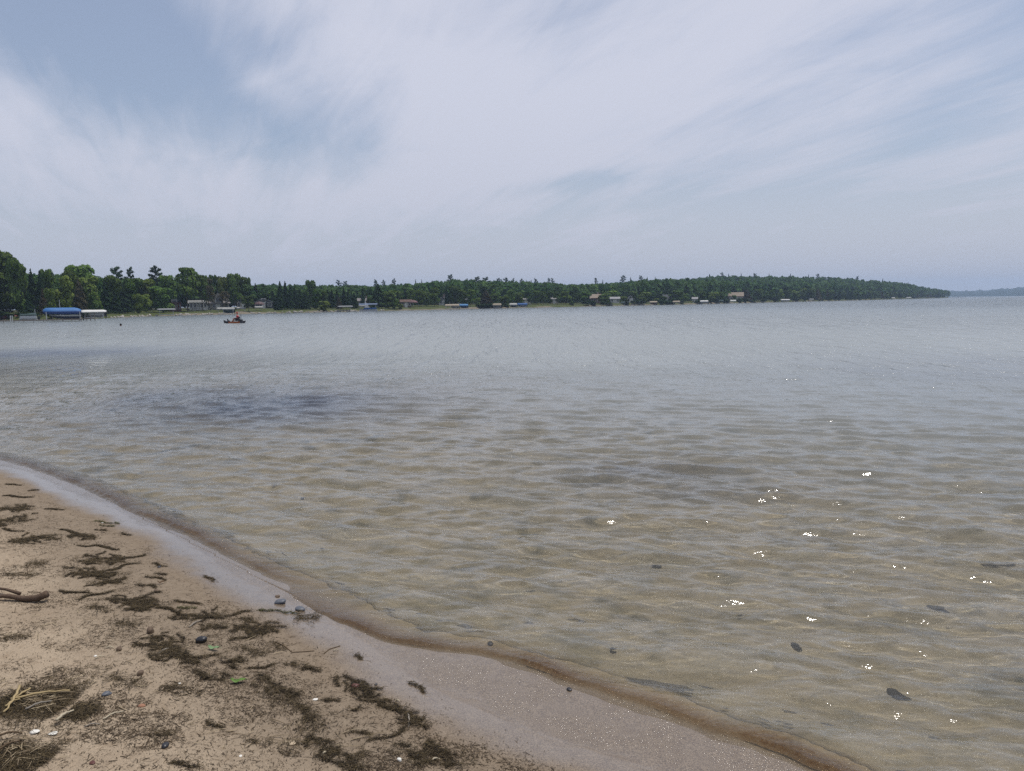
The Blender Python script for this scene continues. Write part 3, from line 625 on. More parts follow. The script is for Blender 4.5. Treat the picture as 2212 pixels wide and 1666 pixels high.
# ---- houses
def house(name, x0, x1, yb, ye, yr, off, wallc, roofc, label, gable='side', depth=9, dormer=False, porch=None, nwin=4, chimney=False, door=True):
    xc = (x0+x1)/2; r_ = Rs(xc)+off; px = r_/1640*math.cos(az_of(xc))**2; zb = land_z(xc, off)-.3; W_ = (x1-x0)*px
    he = z_for(xc, ye, r_)-zb; hr = z_for(xc, yr, r_)-zb; he = max(he, 2.2); hr = max(hr, he+.8)
    o = root(name, pos(xc, r_, zb), facing(xc), label, 'house', 'houses along the far shore'); D = depth; wm = paint(name+'_wall_'+wallc[0], wallc[1]); rm = paint('roof_'+roofc[0], roofc[1], .85)
    m = MB(); m.box((0, D/2, he/2), (W_, D, he))
    if gable == 'front': m.loft([[(-W_/2, 0, he), (W_/2, 0, he), (0, 0, hr-.1)], [(-W_/2, D, he), (W_/2, D, he), (0, D, hr-.1)]])
    else: m.loft([[(-W_/2, 0, he), (-W_/2, D, he), (-W_/2, D/2, hr-.1)], [(W_/2, 0, he), (W_/2, D, he), (W_/2, D/2, hr-.1)]])
    m.build('wall', wm, o)
    t_ = .16; e = .45; rf = MB()
    if gable == 'front':
        sl_ = (hr-he)/(W_/2)
        for s_ in (-1, 1): rf.loft([[(s_*(W_/2+e), y_, he-e*sl_), (s_*(W_/2+e), y_, he-e*sl_+t_), (0, y_, hr+t_), (0, y_, hr)] for y_ in (-e, D+e)])
    else:
        sl_ = (hr-he)/(D/2)
        for s_ in (-1, 1): rf.loft([[(x_, D/2+s_*(D/2+e), he-e*sl_), (x_, D/2+s_*(D/2+e), he-e*sl_+t_), (x_, D/2, hr+t_), (x_, D/2, hr)] for x_ in (-W_/2-e, W_/2+e)])
    roof = rf.build('roof', rm, o)
    if chimney: MB().box((W_*.25, D*.55, hr+.2), (.9, .9, 1.6)).build('chimney', paint('chimney_brick', (.22, .17, .15)), roof)
    for i in range(nwin):
        xw = -W_/2+W_*(i+.5)/nwin
        if door and i == nwin//2: MB().box((xw, -.03, 1.1), (1.1, .1, 2.1)).build('door', white, o); continue
        ww = min(1.5, W_/nwin*.55); fr = MB().box((xw, -.03, 1.55), (ww+.24, .07, 1.45)).build('window', white, o); MB().box((xw, -.075, 1.55), (ww, .03, 1.2)).build('pane', glassm, fr)
    if gable == 'front' or he > 4.2:
        zw = he*.5+2 if he > 4.2 else he+.6; fr = MB().box((0, -.03, zw), (1.5, .07, 1.3)).build('window', white, o); MB().box((0, -.075, zw), (1.2, .03, 1.0)).build('pane', glassm, fr)
    if dormer:
        zc = he+.9; dm = MB(); dm.box((W_*.02, 1.2, zc), (2.6, 2.6, 1.9)); dm.loft([[(W_*.02-1.6, y_, zc+.9), (W_*.02+1.6, y_, zc+.9), (W_*.02, y_, zc+2.2)] for y_ in (-.35, 3.4)])
        dd = dm.build('dormer', wm, o); MB().box((W_*.02, -.14, zc+.1), (1.7, .08, 1.5)).build('window', white, dd); MB().box((W_*.02, -.2, zc+.1), (1.3, .05, 1.2)).build('pane', glassm, dd)
    if porch:
        pm = MB(); pm.box((0, -1.5, 2.55), (W_*1.02, 3, .16)); pm.box((0, -1.5, .35), (W_*1.02, 3, .2))
        for i in range(6): pm.box((-W_/2+W_*(i+.05)/5.1, -2.9, 1.4), (.16, .16, 2.3))
        pm.box((0, -2.92, 1.1), (W_, .06, .1)); pm.box((0, -2.92, .75), (W_, .05, .08)); pm.build('porch', porch, o)
    return o
Wt = ('white', (.60, .60, .57)); Sl = ('slate', (.075, .095, .115)); Tn = ('tan', (.34, .28, .21)); Gy = ('grey', (.20, .20, .19)); Br = ('brown', (.14, .085, .055)); Dk = ('dark', (.05, .055, .06))
house('cottage', 363, 390, 683, 666, 652, 16, Sl, Dk, 'slate blue cottage with steep dark gable under the big trees', 'front', porch=redm, nwin=3)
house('cottage', 409, 447, 682, 668, 660, 20, Wt, Gy, 'low white cottage with porch posts behind the tree trunks', 'side', porch=white, nwin=5)
house('house', 447, 494, 680, 662, 648, 18, ('shingle', (.27, .25, .22)), ('greyroof', (.17, .16, .16)), 'grey shingled house with white trimmed dormer behind white canopies', 'side', dormer=True, nwin=5)
house('house', 511, 530, 680, 656, 641, 20, Tn, ('tanroof', (.22, .18, .14)), 'tan house with tall pointed gable beside the young lone tree', 'front', nwin=2)
house('garage', 549, 589, 676, 658, 646, 24, Dk, ('paleroof', (.26, .26, .27)), 'dark grey house with pale roof edge left of the dark spruces', 'front', nwin=3)
house('house', 774, 799, 663, 656, 645, 26, Tn, ('greyroof', (.17, .16, .16)), 'tan roofed house half hidden above the blue pontoon boat', 'side', nwin=3, chimney=True)
house('cabin', 866, 888, 662, 656, 650, 12, Br, ('brownroof', (.10, .06, .045)), 'small brown lakeside cabin on the open lawn', 'side', nwin=3)
house('house', 949, 963, 664, 652, 641, 26, Wt, ('greyroof', (.17, .16, .16)), 'tall white gabled house beside the dark round maple', 'front', nwin=2, chimney=True)
house('cottage', 970, 1008, 662, 655, 650, 24, Wt, Dk, 'long low white cottage among trees behind the blue canopy', 'side', nwin=6)
house('house', 1128, 1146, 658, 650, 646, 24, Wt, Gy, 'small white house right of the bright blue canopy', 'side', nwin=3)
house('house', 1190, 1206, 656, 650, 646, 26, Tn, Gy, 'small tan house behind trees left of the sand patch', 'side', nwin=3)
house('house', 1276, 1297, 654, 645, 636, 22, Tn, ('tanroof', (.26, .22, .17)), 'tan house with red decking facing the lake', 'side', porch=redm, nwin=4, chimney=True)
house('house', 1319, 1338, 654, 649, 642, 20, Wt, ('paleroof', (.26, .26, .27)), 'pale roofed house between the willow and round tree', 'side', nwin=3)
house('house', 1355, 1368, 652, 645, 639, 24, Wt, Gy, 'narrow white lake house between two round trees', 'front', nwin=2)
house('house', 1433, 1450, 650, 644, 637, 20, Gy, Dk, 'grey house with dark roof right of the tan canopies', 'side', nwin=3)
house('house', 1572, 1605, 648, 640, 632, 22, ('pinkstone', (.33, .27, .24)), ('tanroof', (.24, .21, .18)), 'large tan stone house under the wooded hill', 'side', nwin=6)
house('gazebo', 1496, 1506, 652, 648.5, 646.5, 8, Wt, ('paleroof', (.26, .26, .27)), 'small white gazebo on the shore lawn', 'side', nwin=3, depth=4)
# ---- boat lifts with canopies, and the boats on them
def lift(x0, x1, yt, yb, cm, label, off=-4, boat=None, blabel=None, rise=.5, skirt=.35):
    xc = (x0+x1)/2; r_ = Rs(xc)+off; px = r_/1640*math.cos(az_of(xc))**2; W_ = (x1-x0)*px; top = max(z_for(xc, yt, r_), 1.9); D = 3.0
    o = root('boat_lift', pos(xc, r_, 0), facing(xc), label, 'boat lift', 'canopied boat lifts along the far shore')
    rings = []
    for x_ in np.linspace(-W_/2, W_/2, 9):
        e_ = 1-max(0, abs(x_)/(W_/2)-.82)*1.6
        rings.append([(x_, -D/2, top-rise-skirt)]+[(x_, -D/2*math.cos(a), top-rise+rise*e_*math.sin(a)) for a in np.linspace(0, math.pi, 7)]+[(x_, D/2, top-rise-skirt)])
    MB().loft(rings).build('canopy', cm, o, True)
    for sx_ in (-1, 1):
        for sy_ in (-1, 1): MB().tube([(sx_*W_*.36, sy_*1.35, -.9), (sx_*W_*.36, sy_*1.35, top-rise-.1)], .05, 6).build('post', alum, o)
    MB().box((0, -1.35, .35), (W_*.74, .08, .1)).box((0, 1.35, .35), (W_*.74, .08, .1)).box((W_*.2, 0, .33), (.08, 2.75, .08)).box((-W_*.2, 0, .33), (.08, 2.75, .08)).build('cradle', alum, o)
    if boat:
        b = root('motorboat', pos(xc, r_, .42), facing(xc), blabel, 'boat', 'boats on lifts along the far shore'); boat_mesh(b, W_*.82, 2.1, boat, cover=None)
    return o
def boat_mesh(b, L, beam, hull, cover=None, hh=.75):
    rings = []
    for t_ in np.linspace(0, 1, 9):
        w_ = beam/2*(1-max(0, (t_-.55)/.45)**2.2)+.02; dr_ = .35*max(0, (t_-.6)/.4)**2; x_ = L/2-L*t_
        rings.append([(x_, -w_*.0, dr_*.8), (x_, -w_*.7, .18+dr_), (x_, -w_, hh*.7+dr_*.5), (x_, -w_*.97, hh+dr_*.5), (x_, w_*.97, hh+dr_*.5), (x_, w_, hh*.7+dr_*.5), (x_, w_*.7, .18+dr_)])
    MB().loft(rings).build('hull', hull, b, True)
    MB().box((-L*.08, 0, hh+.22), (.06, beam*.7, .45)).build('windscreen', glassm, b)
    MB().box((L*.18, 0, hh+.1), (L*.25, beam*.6, .25)).build('seat', offw, b)
    MB().box((L/2+.2, 0, .55), (.4, .4, .9)).tube([(L/2+.25, 0, .2), (L/2+.3, 0, -.4)], .08, 6).build('outboard_motor', dark, b)
lift(338, 378, 679.0, 688, grey_c, 'low grey-white canopied lift in front of the slate cottage', -3, rise=.25, skirt=.1)
lift(467, 491, 664.5, 675, offw, 'rear white canopied lift in front of the shingled house', 5, rise=.25)
lift(478, 506, 671, 681, offw, 'front white canopied lift with ramp rails at the lawn edge', -3, rise=.25, boat=green_c, blabel='small green boat under the white canopy by the ramp rails')
lift(510, 529, 663.5, 674, offw, 'short white canopied lift against dark trees, right of the shingled house', 6, rise=.2)
lift(549, 567, 662, 672, offw, 'short white canopied lift left of the dark grey house', 5, rise=.2)
lift(729, 762, 666, 673, grey_c, 'wide pale grey canopied lift beside the boulders', -2, rise=.25, skirt=.1)
lift(775, 789, 659.5, 668, grey_c, 'small grey canopied lift behind the blue pontoon boat', 8, rise=.25)
lift(961, 975, 662.5, 668.5, tan_c, 'faded low canopied lift, leftmost of the trio at the lawn', -3)
lift(973, 992, 661.3, 668.5, tan_c, 'tan canopied lift in the middle of the trio', -3, boat=offw, blabel='cream boat under the middle tan canopy')
lift(992, 1011, 660.5, 668.0, blue_l, 'blue canopied lift, right of the trio at the lawn', -3, boat=navy, blabel='navy boat under the blue canopy by the tan one')
lift(1064, 1083, 659.0, 666.0, tan_c, 'lone tan canopied lift before the dark brownish tree', -4, boat=grey_c, blabel='grey boat under the lone tan canopy')
lift(1100, 1117, 659.5, 665.0, offw, 'white canopied lift beside the bright blue one', -4, boat=navy, blabel='dark boat under the white canopy beside the blue')
lift(1117, 1139, 658.3, 664.8, blue_c, 'bright blue canopied lift at the left end of the green bank', -4, boat=offw, blabel='white boat under the bright blue canopy')
lift(1341, 1351, 656, 660, green_c, 'dull green canopied lift below the white lake house', -4)
lift(1403, 1420, 654, 658.5, tan_c, 'tan canopied lift left of the dark shrubs', -4, boat=redm, blabel='reddish boat under the left tan canopy')
lift(1453, 1469, 653.8, 658, tan_c, 'tan canopied lift right of the dark roofed house', -4)
lift(1512, 1530, 652.3, 656.8, white, 'white canopied lift right of the gazebo', -4, boat=offw, blabel='white boat under the canopy by the gazebo')
lift(1549, 1563, 652.0, 656, green_c, 'green-grey canopied lift under the round bright tree', -4)
lift(1577, 1590, 651.8, 655.5, white, 'white canopied lift below the large tan house', -4)
lift(1686, 1706, 649.7, 653.3, white, 'white canopied lift at the foot of the wooded hill', -4, boat=offw, blabel='pale boat under the canopy at the hill foot')
lift(1747, 1758, 648.2, 651.5, grey_c, 'small grey canopied lift under the wooded hill', -4)
lift(1924, 1933, 644.5, 647.4, white, 'left one of the last two white canopied lifts', -4)
lift(1957, 1968, 643.6, 646.6, white, 'right one of the last two white canopied lifts', -4)
# ---- the left dock group
def bpos(x, y): q = to_plane(x, y); return Vector((q[0], q[1], 0))
pB = bpos(137, 694.5); rB = pB.length; px = rB/1640*math.cos(az_of(137))**2
o = root('boat_lift', pB, facing(137), 'boat lift under the bright blue cover at the dock end', 'boat lift', 'canopied boat lifts along the far shore')
for sx_ in (-2.5, 2.6):
    for sy_ in (-1.4, 1.4): MB().tube([(sx_, sy_, -1), (sx_, sy_, 1.7)], .06, 6).build('post', alum, o)
MB().box((0, -1.4, .3), (5.4, .1, .12)).box((0, 1.4, .3), (5.4, .1, .12)).box((1.2, 0, .28), (.1, 2.85, .1)).box((-1.2, 0, .28), (.1, 2.85, .1)).build('cradle', alum, o)
b = root('motorboat', pB+Vector((0, 0, .35)), facing(137)+R(3), 'dark hulled boat with white gunwale shrouded in bright blue cover', 'boat', 'boats on lifts along the far shore')
L = 84*px; beam = 2.3; rings = []; up = []; wh = []
for t_ in np.linspace(0, 1, 13):
    x_ = L*.46-L*.80*t_; w_ = beam/2*(1-max(0, (t_-.5)/.5)**2.4)+.03; dr_ = .65*max(0, (t_-.45)/.55)**1.8
    rings.append([(x_, 0, dr_), (x_, -w_*.75, .12+dr_), (x_, -w_*.97, .55+dr_*.25), (x_, w_*.97, .55+dr_*.25), (x_, w_*.75, .12+dr_)])
    wh.append([(x_, -w_*.98, .55+dr_*.25), (x_, -w_*1.02, .78+dr_*.2), (x_, w_*1.02, .78+dr_*.2), (x_, w_*.98, .55+dr_*.25)])
for t_ in np.linspace(0, 1, 13):
    x_ = L*.47-L*.97*t_; e_ = min(1, .25+t_*6)*min(1, .35+(1-t_)*7); w_ = beam/2*1.08*(1-.55*max(0, (t_-.7)/.3)**2)
    up.append([(x_, -w_, .80+.35*(1-e_)+.18*t_), (x_, -w_*.98, 1.35+.1*t_), (x_, -w_*.62, 1.55+.40*e_), (x_, 0, 1.62+.45*e_), (x_, w_*.62, 1.55+.40*e_), (x_, w_*.98, 1.35+.1*t_), (x_, w_, .80+.35*(1-e_)+.18*t_)])
MB().loft(rings).build('hull', navy, b, True); MB().loft(wh).build('gunwale', offw, b)
cvm = mat('two_tone_blue_cover', lambda t: (lambda P: princ(t, t.mix(t.ramp(P, 1.38, 1.50), (.012, .035, .13), (.03, .12, .31)), .6))(t.math('ADD', (lambda s_: (t.l.new(t.new('ShaderNodeTexCoord').outputs['Object'], s_.inputs[0]), s_.outputs[2])[1])(t.new('ShaderNodeSeparateXYZ')), 0)))
MB().loft(up).build('boat_cover', cvm, b, True)
MB().box((L*.48, 0, .75), (.45, .45, .75)).tube([(L*.5, 0, .4), (L*.53, 0, -.25)], .1, 6).build('outboard_motor', dark, b)
# pontoon boat
pP = bpos(62, 693.5); b = root('pontoon_boat', pP, facing(62)+R(-4), 'silver pontoon boat with dark green cover moored at the dock', 'boat')
L = 40*px
for s_ in (-.85, .85): MB().tube([(-L/2-.2, s_, .12), (-L/2+.2, s_, .12), (L/2-.1, s_, .12), (L/2, s_, .12)], [.06, .26, .26, .2], 10).build('pontoon', alum, b, True)
MB().box((0, 0, .46), (L, 2.4, .1)).build('deck', alum, b); MB().box((0, -1.15, .78), (L*.9, .05, .5)).box((0, 1.15, .78), (L*.9, .05, .5)).box((-L*.45, 0, .78), (.05, 2.3, .5)).box((L*.45, 0, .78), (.05, 2.3, .5)).build('side_panel', alum, b)
MB().loft([[(x_, -1.2, .98), (x_, -1.1, 1.22), (x_, 0, 1.42+.1*math.sin(x_*2)), (x_, 1.1, 1.22), (x_, 1.2, .98)] for x_ in np.linspace(-L*.46, L*.46, 8)]).build('boat_cover', green_c, b, True)
MB().box((L/2+.25, 0, .55), (.4, .4, .6)).tube([(L/2+.3, 0, .3), (L/2+.5, 0, -.3)], .09, 6).build('outboard_motor', dark, b)
# dock
o = root('dock', bpos(90, 696.5), facing(90), 'long low wooden dock on thin posts below the covered boats', 'dock')
L = 200*px; MB().box((-L*.08, 0, .42), (L, 1.1, .09)).box((-L*.08, -.56, .36), (L, .05, .16)).build('deck', wood, o)
for i in range(11): MB().tube([(-L*.57+L*.98*i/10, -.5, -1.2), (-L*.57+L*.98*i/10, -.5, .62+.25*(i % 3 == 1))], .045, 6).build('post', wood, o)
for x_ in (29, 32.5): MB().box(((x_-90)*px, -.6, .75), (.12, .12, .95)).build('post', white, o)
o = root('dock', bpos(189, 693.0), facing(189), 'short dock platform with tall grey posts right of the blue boat', 'dock')
MB().box((0, 0, .40), (2.5, 1.4, .1)).build('deck', wood, o)
for x_ in (-1.2, -.2, .5, 1.2): MB().box((x_, -.7, .6), (.13, .13, 1.5)).build('post', wood, o)
for x_, y0_, y1_, nm, lb in [(128, 693, 648, 'mast', 'tall slender pole standing behind the blue boat cover'), (137, 694, 664, 'pole', 'short grey pole in front of the blue boat cover'), (77, 693, 668, 'pole', 'thin grey pole at the stern of the pontoon boat')]:
    q = bpos(x_, y0_); 
    if nm == 'mast': q = pos(x_, q.length+3, 0)
    tag(MB().tube([(0, 0, -1), (0, 0, z_for(x_, y1_, q.length))], .05, 6).build('pole', alum), lb, 'pole').location = q
o = lift(173, 228, 676.0, 690, white, 'long white tubular boat canopy right of the blue boat', -2, rise=.45, skirt=.1, boat=offw, blabel='white striped boat under the long white canopy')
lift(157, 201, 669.5, 686, grey_c, 'grey sagging boat canopy behind the long white one', 3, rise=.4, skirt=.1)
q = pos(15, Rs(15)+2, .35); o = root('boat', q, facing(15), 'dark red upturned boat lying on the bank behind the dock', 'boat'); 
MB().loft([[(x_, -w_, 0), (x_, -w_*.8, .5), (x_, 0, .72), (x_, w_*.8, .5), (x_, w_, 0)] for x_, w_ in ((-1.7, .1), (-1.2, .5), (0, .7), (1.3, .65), (1.7, .5))]).build('hull', redm, o, True); MB().box((0, 0, .73), (3.2, .06, .06)).build('keel', redm, o)
# blue pontoon boat and neighbours at the middle lawn
q = pos(795, Rs(795)-4, 0); px2 = q.length/1640
o = root('pontoon_boat', q, facing(795), 'blue and white pontoon boat with long blue canopy', 'boat'); L = 38*px2
for s_ in (-.9, .9): MB().tube([(-L/2, s_, .1), (-L/2+.3, s_, .12), (L/2, s_, .12)], [.06, .28, .28], 8).build('pontoon', alum, o)
MB().box((0, 0, .5), (L, 2.4, .1)).build('deck', alum, o); MB().box((L*.1, -1.15, .9), (L*.7, .05, .55)).box((L*.1, 1.15, .9), (L*.7, .05, .55)).build('side_panel', blue_c, o)
MB().loft([[(x_, -1.3, 2.2), (x_, -1.0, 2.5), (x_, 1.0, 2.5), (x_, 1.3, 2.2)] for x_ in (-L/2, L/2)]).build('canopy', paint('pale_blue_vinyl', (.16, .22, .36)), o)
for s_ in (-.4, 0, .4): MB().tube([(L*s_, -1.1, .5), (L*s_, -1.1, 2.25)], .04, 5).build('post', alum, o)
q = pos(788, Rs(788)+1, .5); o = root('sailboat', q, facing(788), 'tiny beached sailboat with white sail behind the blue pontoon boat', 'boat')
MB().loft([[(x_, -w_, .4), (x_, 0, 0), (x_, w_, .4)] for x_, w_ in ((-1.8, .05), (0, .6), (1.6, .5))]).build('hull', offw, o); MB().loft([[(0, -.02, .6), (1.5, -.02, .6), (0, -.02, 3)], [(0, .02, .6), (1.5, .02, .6), (0, .02, 3)]]).build('sail', white, o); MB().tube([(0, 0, .3), (0, 0, 3.2)], .04, 5).build('mast', alum, o)
# plain docks and rafts, umbrellas, ramp
for x_, w_, lb in [(745, 20, 'dark low raft lying off the boulders'), (1305, 40, 'long low dock by the sand patch and house with red decking'), (1378, 30, 'low dock in front of the dark round trees'), (1640, 26, 'dark dock under the trees right of the tan stone house'), (1725, 18, 'low dock left of the small grey canopy'), (2010, 22, 'dark dock near the wooded point'), (2050, 12, 'first small dark dock off the tip of the point'), (2064, 10, 'second small dark dock off the tip of the point'), (2078, 12, 'outermost small dark dock beyond the point')]:
    r_ = (Rs(min(x_, 2040))-5) if x_ < 2045 else 1250; pz = r_/1640; o = root('dock', pos(x_, r_, 0), facing(x_), lb, 'dock', 'docks along the far shore')
    MB().box((0, 0, .55), (w_*pz, 1.5, .2)).build('deck', wood, o)
    for i in range(4): MB().tube([(-w_*pz*.46+w_*pz*.92*i/3, -.6, -.8), (-w_*pz*.46+w_*pz*.92*i/3, -.6, .9)], .09, 5).build('post', dark, o)
for x_, c_, lb in [(893, paint('faded_maroon', (.14, .07, .07)), 'closed round maroon umbrella by the brown cabin'), (560, paint('dark_maroon', (.09, .05, .05)), 'dark round umbrella behind the white canopy by the grey house')]:
    o = root('umbrella', pos(x_, Rs(x_)+7, land_z(x_, 7)), 0, lb, 'umbrella'); MB().tube([(0, 0, 0), (0, 0, 2.5)], .04, 5).build('pole', alum, o)
    MB().loft([[(r_*math.cos(a), r_*math.sin(a), z_) for a in np.linspace(0, 6.283, 10, endpoint=False)] for r_, z_ in ((1.6, 1.8), (1.5, 2.1), (.9, 2.5), (.05, 2.75))]).build('canopy', c_, o)
for x_, lb in [(497, 'left white ramp rail running down to the water'), (502, 'right white ramp rail running down to the water')]:
    r_ = Rs(x_); tag(MB().tube([(-.8, 2.5, 1.3), (.6, -1.6, .1)], .07, 6).build('ramp_rail', white), lb, 'rail').location = pos(x_, r_, 0)
# pale stones along the water's edge
def rock_mesh(seed, n=2):
    import bmesh
    bm = bmesh.new(); bmesh.ops.create_icosphere(bm, subdivisions=n, radius=.5); rr = random.Random(seed); ph = [rr.random()*6 for _ in range(6)]
    for v in bm.verts:
        q = v.co; f_ = 1+.16*math.sin(5*q.x+ph[0])*math.cos(4*q.y+ph[1])+.12*math.sin(7*q.z+ph[2]+3*q.x)+rr.uniform(-.05, .05); v.co = Vector((q.x*f_, q.y*f_, max(q.z*f_, -.28)))
    me = bpy.data.meshes.new('stone'); bm.to_mesh(me); bm.free(); me.polygons.foreach_set('use_smooth', [n > 1]*len(me.polygons)); return me
pale = paint('pale_stone', (.42, .39, .35), .9, .2, .2); rk = [rock_mesh(i, 1) for i in range(4)]
for m_ in rk: m_.materials.append(pale)
for i in range(120):
    x_ = [_rg.uniform(228, 344), _rg.uniform(378, 480), _rg.uniform(540, 700), _rg.uniform(700, 830)][i % 4]; s_ = _rg.uniform(.3, .75)*(1.35 if x_ > 480 else 1)
    o = link('shore_stone', rk[i % 4]); zone = ['between the long white canopy and the slate cottage', 'below the cottages with the dormer', 'below the dark spruces', 'around the low grey canopies'][i % 4]
    tag(o, 'pale stone at the water edge '+zone, 'stone', 'pale stones at the water edge '+zone); of = _rg.uniform(-.4, 1.0)
    o.location = pos(x_, Rs(x_)+of, max(of*.25, .0)+s_*.15); o.scale = (s_*1.3, s_, s_*.8); o.rotation_euler = (0, 0, _rg.random()*6.28)

# ------------------------------------------------------------------ people
skin = paint('skin', (.42, .22, .16), .6, .1); hair_d = paint('dark_hair', (.012, .010, .010), .7)
def skinned(name, pts, edges, m, parent=None, sub=2, rootv=0):
    """pts: (x, y, z, radius)"""
    me = bpy.data.meshes.new(name); me.from_pydata([p[:3] for p in pts], edges, []); me.materials.append(m)
    o = bpy.data.objects.new(name, me); COL.objects.link(o)
    if parent is not None: o.parent = parent
    sk = o.modifiers.new('skin', 'SKIN'); 
    if not me.skin_vertices: me.attributes.new  # created with the modifier below
    bpy.context.view_layer.objects.active = o
    if not me.skin_vertices:
        import bmesh
        bm = bmesh.new(); bm.from_mesh(me); bm.verts.layers.skin.verify(); bm.to_mesh(me); bm.free()
    for i, p in enumerate(pts):
        v = me.skin_vertices[0].data[i]; v.radius = (p[3], p[3]); v.use_root = (i == rootv)
    sk.use_smooth_shade = True; sb = o.modifiers.new('sub', 'SUBSURF'); sb.levels = sub; sb.render_levels = sub
    return o
# kayak: bow to the left, seen from its side
pK = bpos(507, 698.3); kz = facing(507)+R(158); sc_ = pK.length/1640*math.cos(az_of(507))**2
kay = root('kayak', pK+Vector((0, 0, .02)), kz, 'dark fishing kayak with orange sides carrying a seated paddler', 'kayak')
L = 47*sc_/math.cos(R(22))
def kring(x_, w_, z0, z1): return [(x_, 0, z0-.02), (x_, -w_*.7, z0), (x_, -w_, z1*.6), (x_, -w_*.85, z1), (x_, 0, z1+.01), (x_, w_*.85, z1), (x_, w_, z1*.6), (x_, w_*.7, z0)]
st = [(-.5, .03, .10, .30), (-.46, .12, .02, .29), (-.38, .24, -.06, .25), (-.28, .33, -.10, .22), (0, .40, -.12, .20), (.28, .34, -.10, .22), (.38, .25, -.06, .27), (.46, .13, .02, .36), (.5, .03, .14, .44)]
MB().loft([kring(L*a, *b_) for a, *b_ in st]).build('hull', paint('black_hull', (.02, .02, .03), .4), kay, True)
MB().loft([[(L*a, s_*w_*1.02, z_) for s_, z_ in ((-1, .0), (-1, .19), (1, .19), (1, .0))] for a, w_ in ((-.27, .34), (0, .405), (.24, .36))], True).build('orange_panel', paint('orange_plastic', (.32, .075, .012), .5), kay)
MB().box((-.30, 0, .32), (.5, .5, .08)).box((-.58, 0, .58), (.07, .48, .5), 0, Matrix.Rotation(R(-14), 3, 'Y')).build('seat', dark, kay)
MB().box((L*.30, 0, .40), (.12, .16, .36), 0, Matrix.Rotation(R(30), 3, 'Y')).box((L*.27, 0, .28), (.3, .2, .12)).build('pedal_drive', dark, kay)
MB().box((-L*.27, 0, .34), (.5, .42, .28)).build('gear_crate', dark, kay)
for s_, nm in ((-.16, 'left'), (.16, 'right')):
    tag(MB().tube([(-L*.27, s_, .3), (-L*.27-.05, s_, 1.1), (-L*.27-.02, s_*1.6, 1.42+.1*s_)], [.03, .014, .008], 5).build('fishing_rod', dark), 'upright fishing rod in the rear of the kayak, '+('one with the higher tip' if s_ > 0 else 'one with the lower tip'), 'fishing rod', 'fishing rods in the kayak').matrix_world = Matrix.LocRotScale(kay.location, kay.rotation_euler, None)
per = root('person', pK+Vector((0, 0, .02)), kz, 'person in red shirt and red cap seated in the kayak, hands on thighs, knees bent', 'person'); per.scale = (1.1, 1.1, 1.1)
P = [(-.36, 0, .42, .15), (-.38, 0, .60, .145), (-.40, 0, .78, .155), (-.40, 0, .90, .10), (-.38, 0, .99, .055), (-.36, 0, 1.08, .085), (-.355, 0, 1.17, .10), (-.36, 0, 1.23, .075),
     (-.34, .10, .40, .095), (.05, .15, .56, .075), (.22, .15, .22, .052), (.34, .15, .19, .04), (-.34, -.10, .40, .095), (.05, -.15, .56, .075), (.22, -.15, .22, .052), (.34, -.15, .19, .04),
     (-.40, .19, .87, .065), (-.34, .27, .64, .045), (-.10, .20, .60, .034), (-.03, .18, .59, .028), (-.40, -.19, .87, .065), (-.34, -.27, .64, .045), (-.10, -.20, .60, .034), (-.03, -.18, .59, .028)]
E = [(0, 1), (1, 2), (2, 3), (3, 4), (4, 5), (5, 6), (6, 7), (0, 8), (8, 9), (9, 10), (10, 11), (0, 12), (12, 13), (13, 14), (14, 15), (3, 16), (16, 17), (17, 18), (18, 19), (3, 20), (20, 21), (21, 22), (22, 23)]
nP = len(P)
for s_ in (1, -1):                      # fingers and thumb
    w0 = 19 if s_ > 0 else 23
    for k in range(5):
        yy = s_*(.18+(k-2)*.018); fl = .07-.006*abs(k-2) if k < 4 else .045
        P += [(-.005 if k < 4 else -.02, yy, .60, .009), (-.005+fl*.6, yy, .595, .009), (-.005+fl, yy, .575, .008)]; E += [(w0, nP), (nP, nP+1), (nP+1, nP+2)]; nP += 3
skinned('body', P, E, skin, per)
skinned('shirt', [(-.37, 0, .50, .165), (-.385, 0, .62, .165), (-.40, 0, .78, .175), (-.40, 0, .89, .125), (-.40, .19, .87, .085), (-.36, .25, .72, .062), (-.40, -.19, .87, .085), (-.36, -.25, .72, .062)], [(0, 1), (1, 2), (2, 3), (3, 4), (4, 5), (3, 6), (6, 7)], paint('red_shirt', (.42, .035, .045), .8), per)
skinned('shorts', [(-.36, 0, .44, .17), (-.32, .11, .42, .115), (-.02, .15, .55, .092), (-.32, -.11, .42, .115), (-.02, -.15, .55, .092)], [(0, 1), (1, 2), (0, 3), (3, 4)], paint('dark_shorts', (.02, .02, .03), .8), per)
cp = MB(); cp.loft([[(-.355+r_*math.cos(a)*1.1, r_*math.sin(a), z_) for a in np.linspace(0, 6.283, 12, endpoint=False)] for r_, z_ in ((.112, 1.19), (.112, 1.25), (.085, 1.31), (.02, 1.335))]); cp.box((-.21, 0, 1.20), (.16, .15, .015)); cp.build('cap', paint('red_cap', (.30, .03, .03), .8), per, True)
for s_ in (-1, 1):
    MB().tube([(-.262, s_*.034, 1.135), (-.252, s_*.034, 1.135)], .011, 6).build('eye', dark, per)
MB().loft([[(-.26, -.014, 1.125), (-.26, .014, 1.125), (-.265, 0, 1.15)], [(-.238, -.010, 1.10), (-.238, .010, 1.10), (-.25, 0, 1.12)]]).build('nose', skin, per)
MB().box((-.268, 0, 1.065), (.02, .045, .010)).build('mouth', paint('lips', (.25, .08, .07)), per)
for s_ in (-1, 1): MB().tube([(-.35, s_*.10, 1.12), (-.355, s_*.118, 1.13)], [.028, .022], 7).build('ear', skin, per)
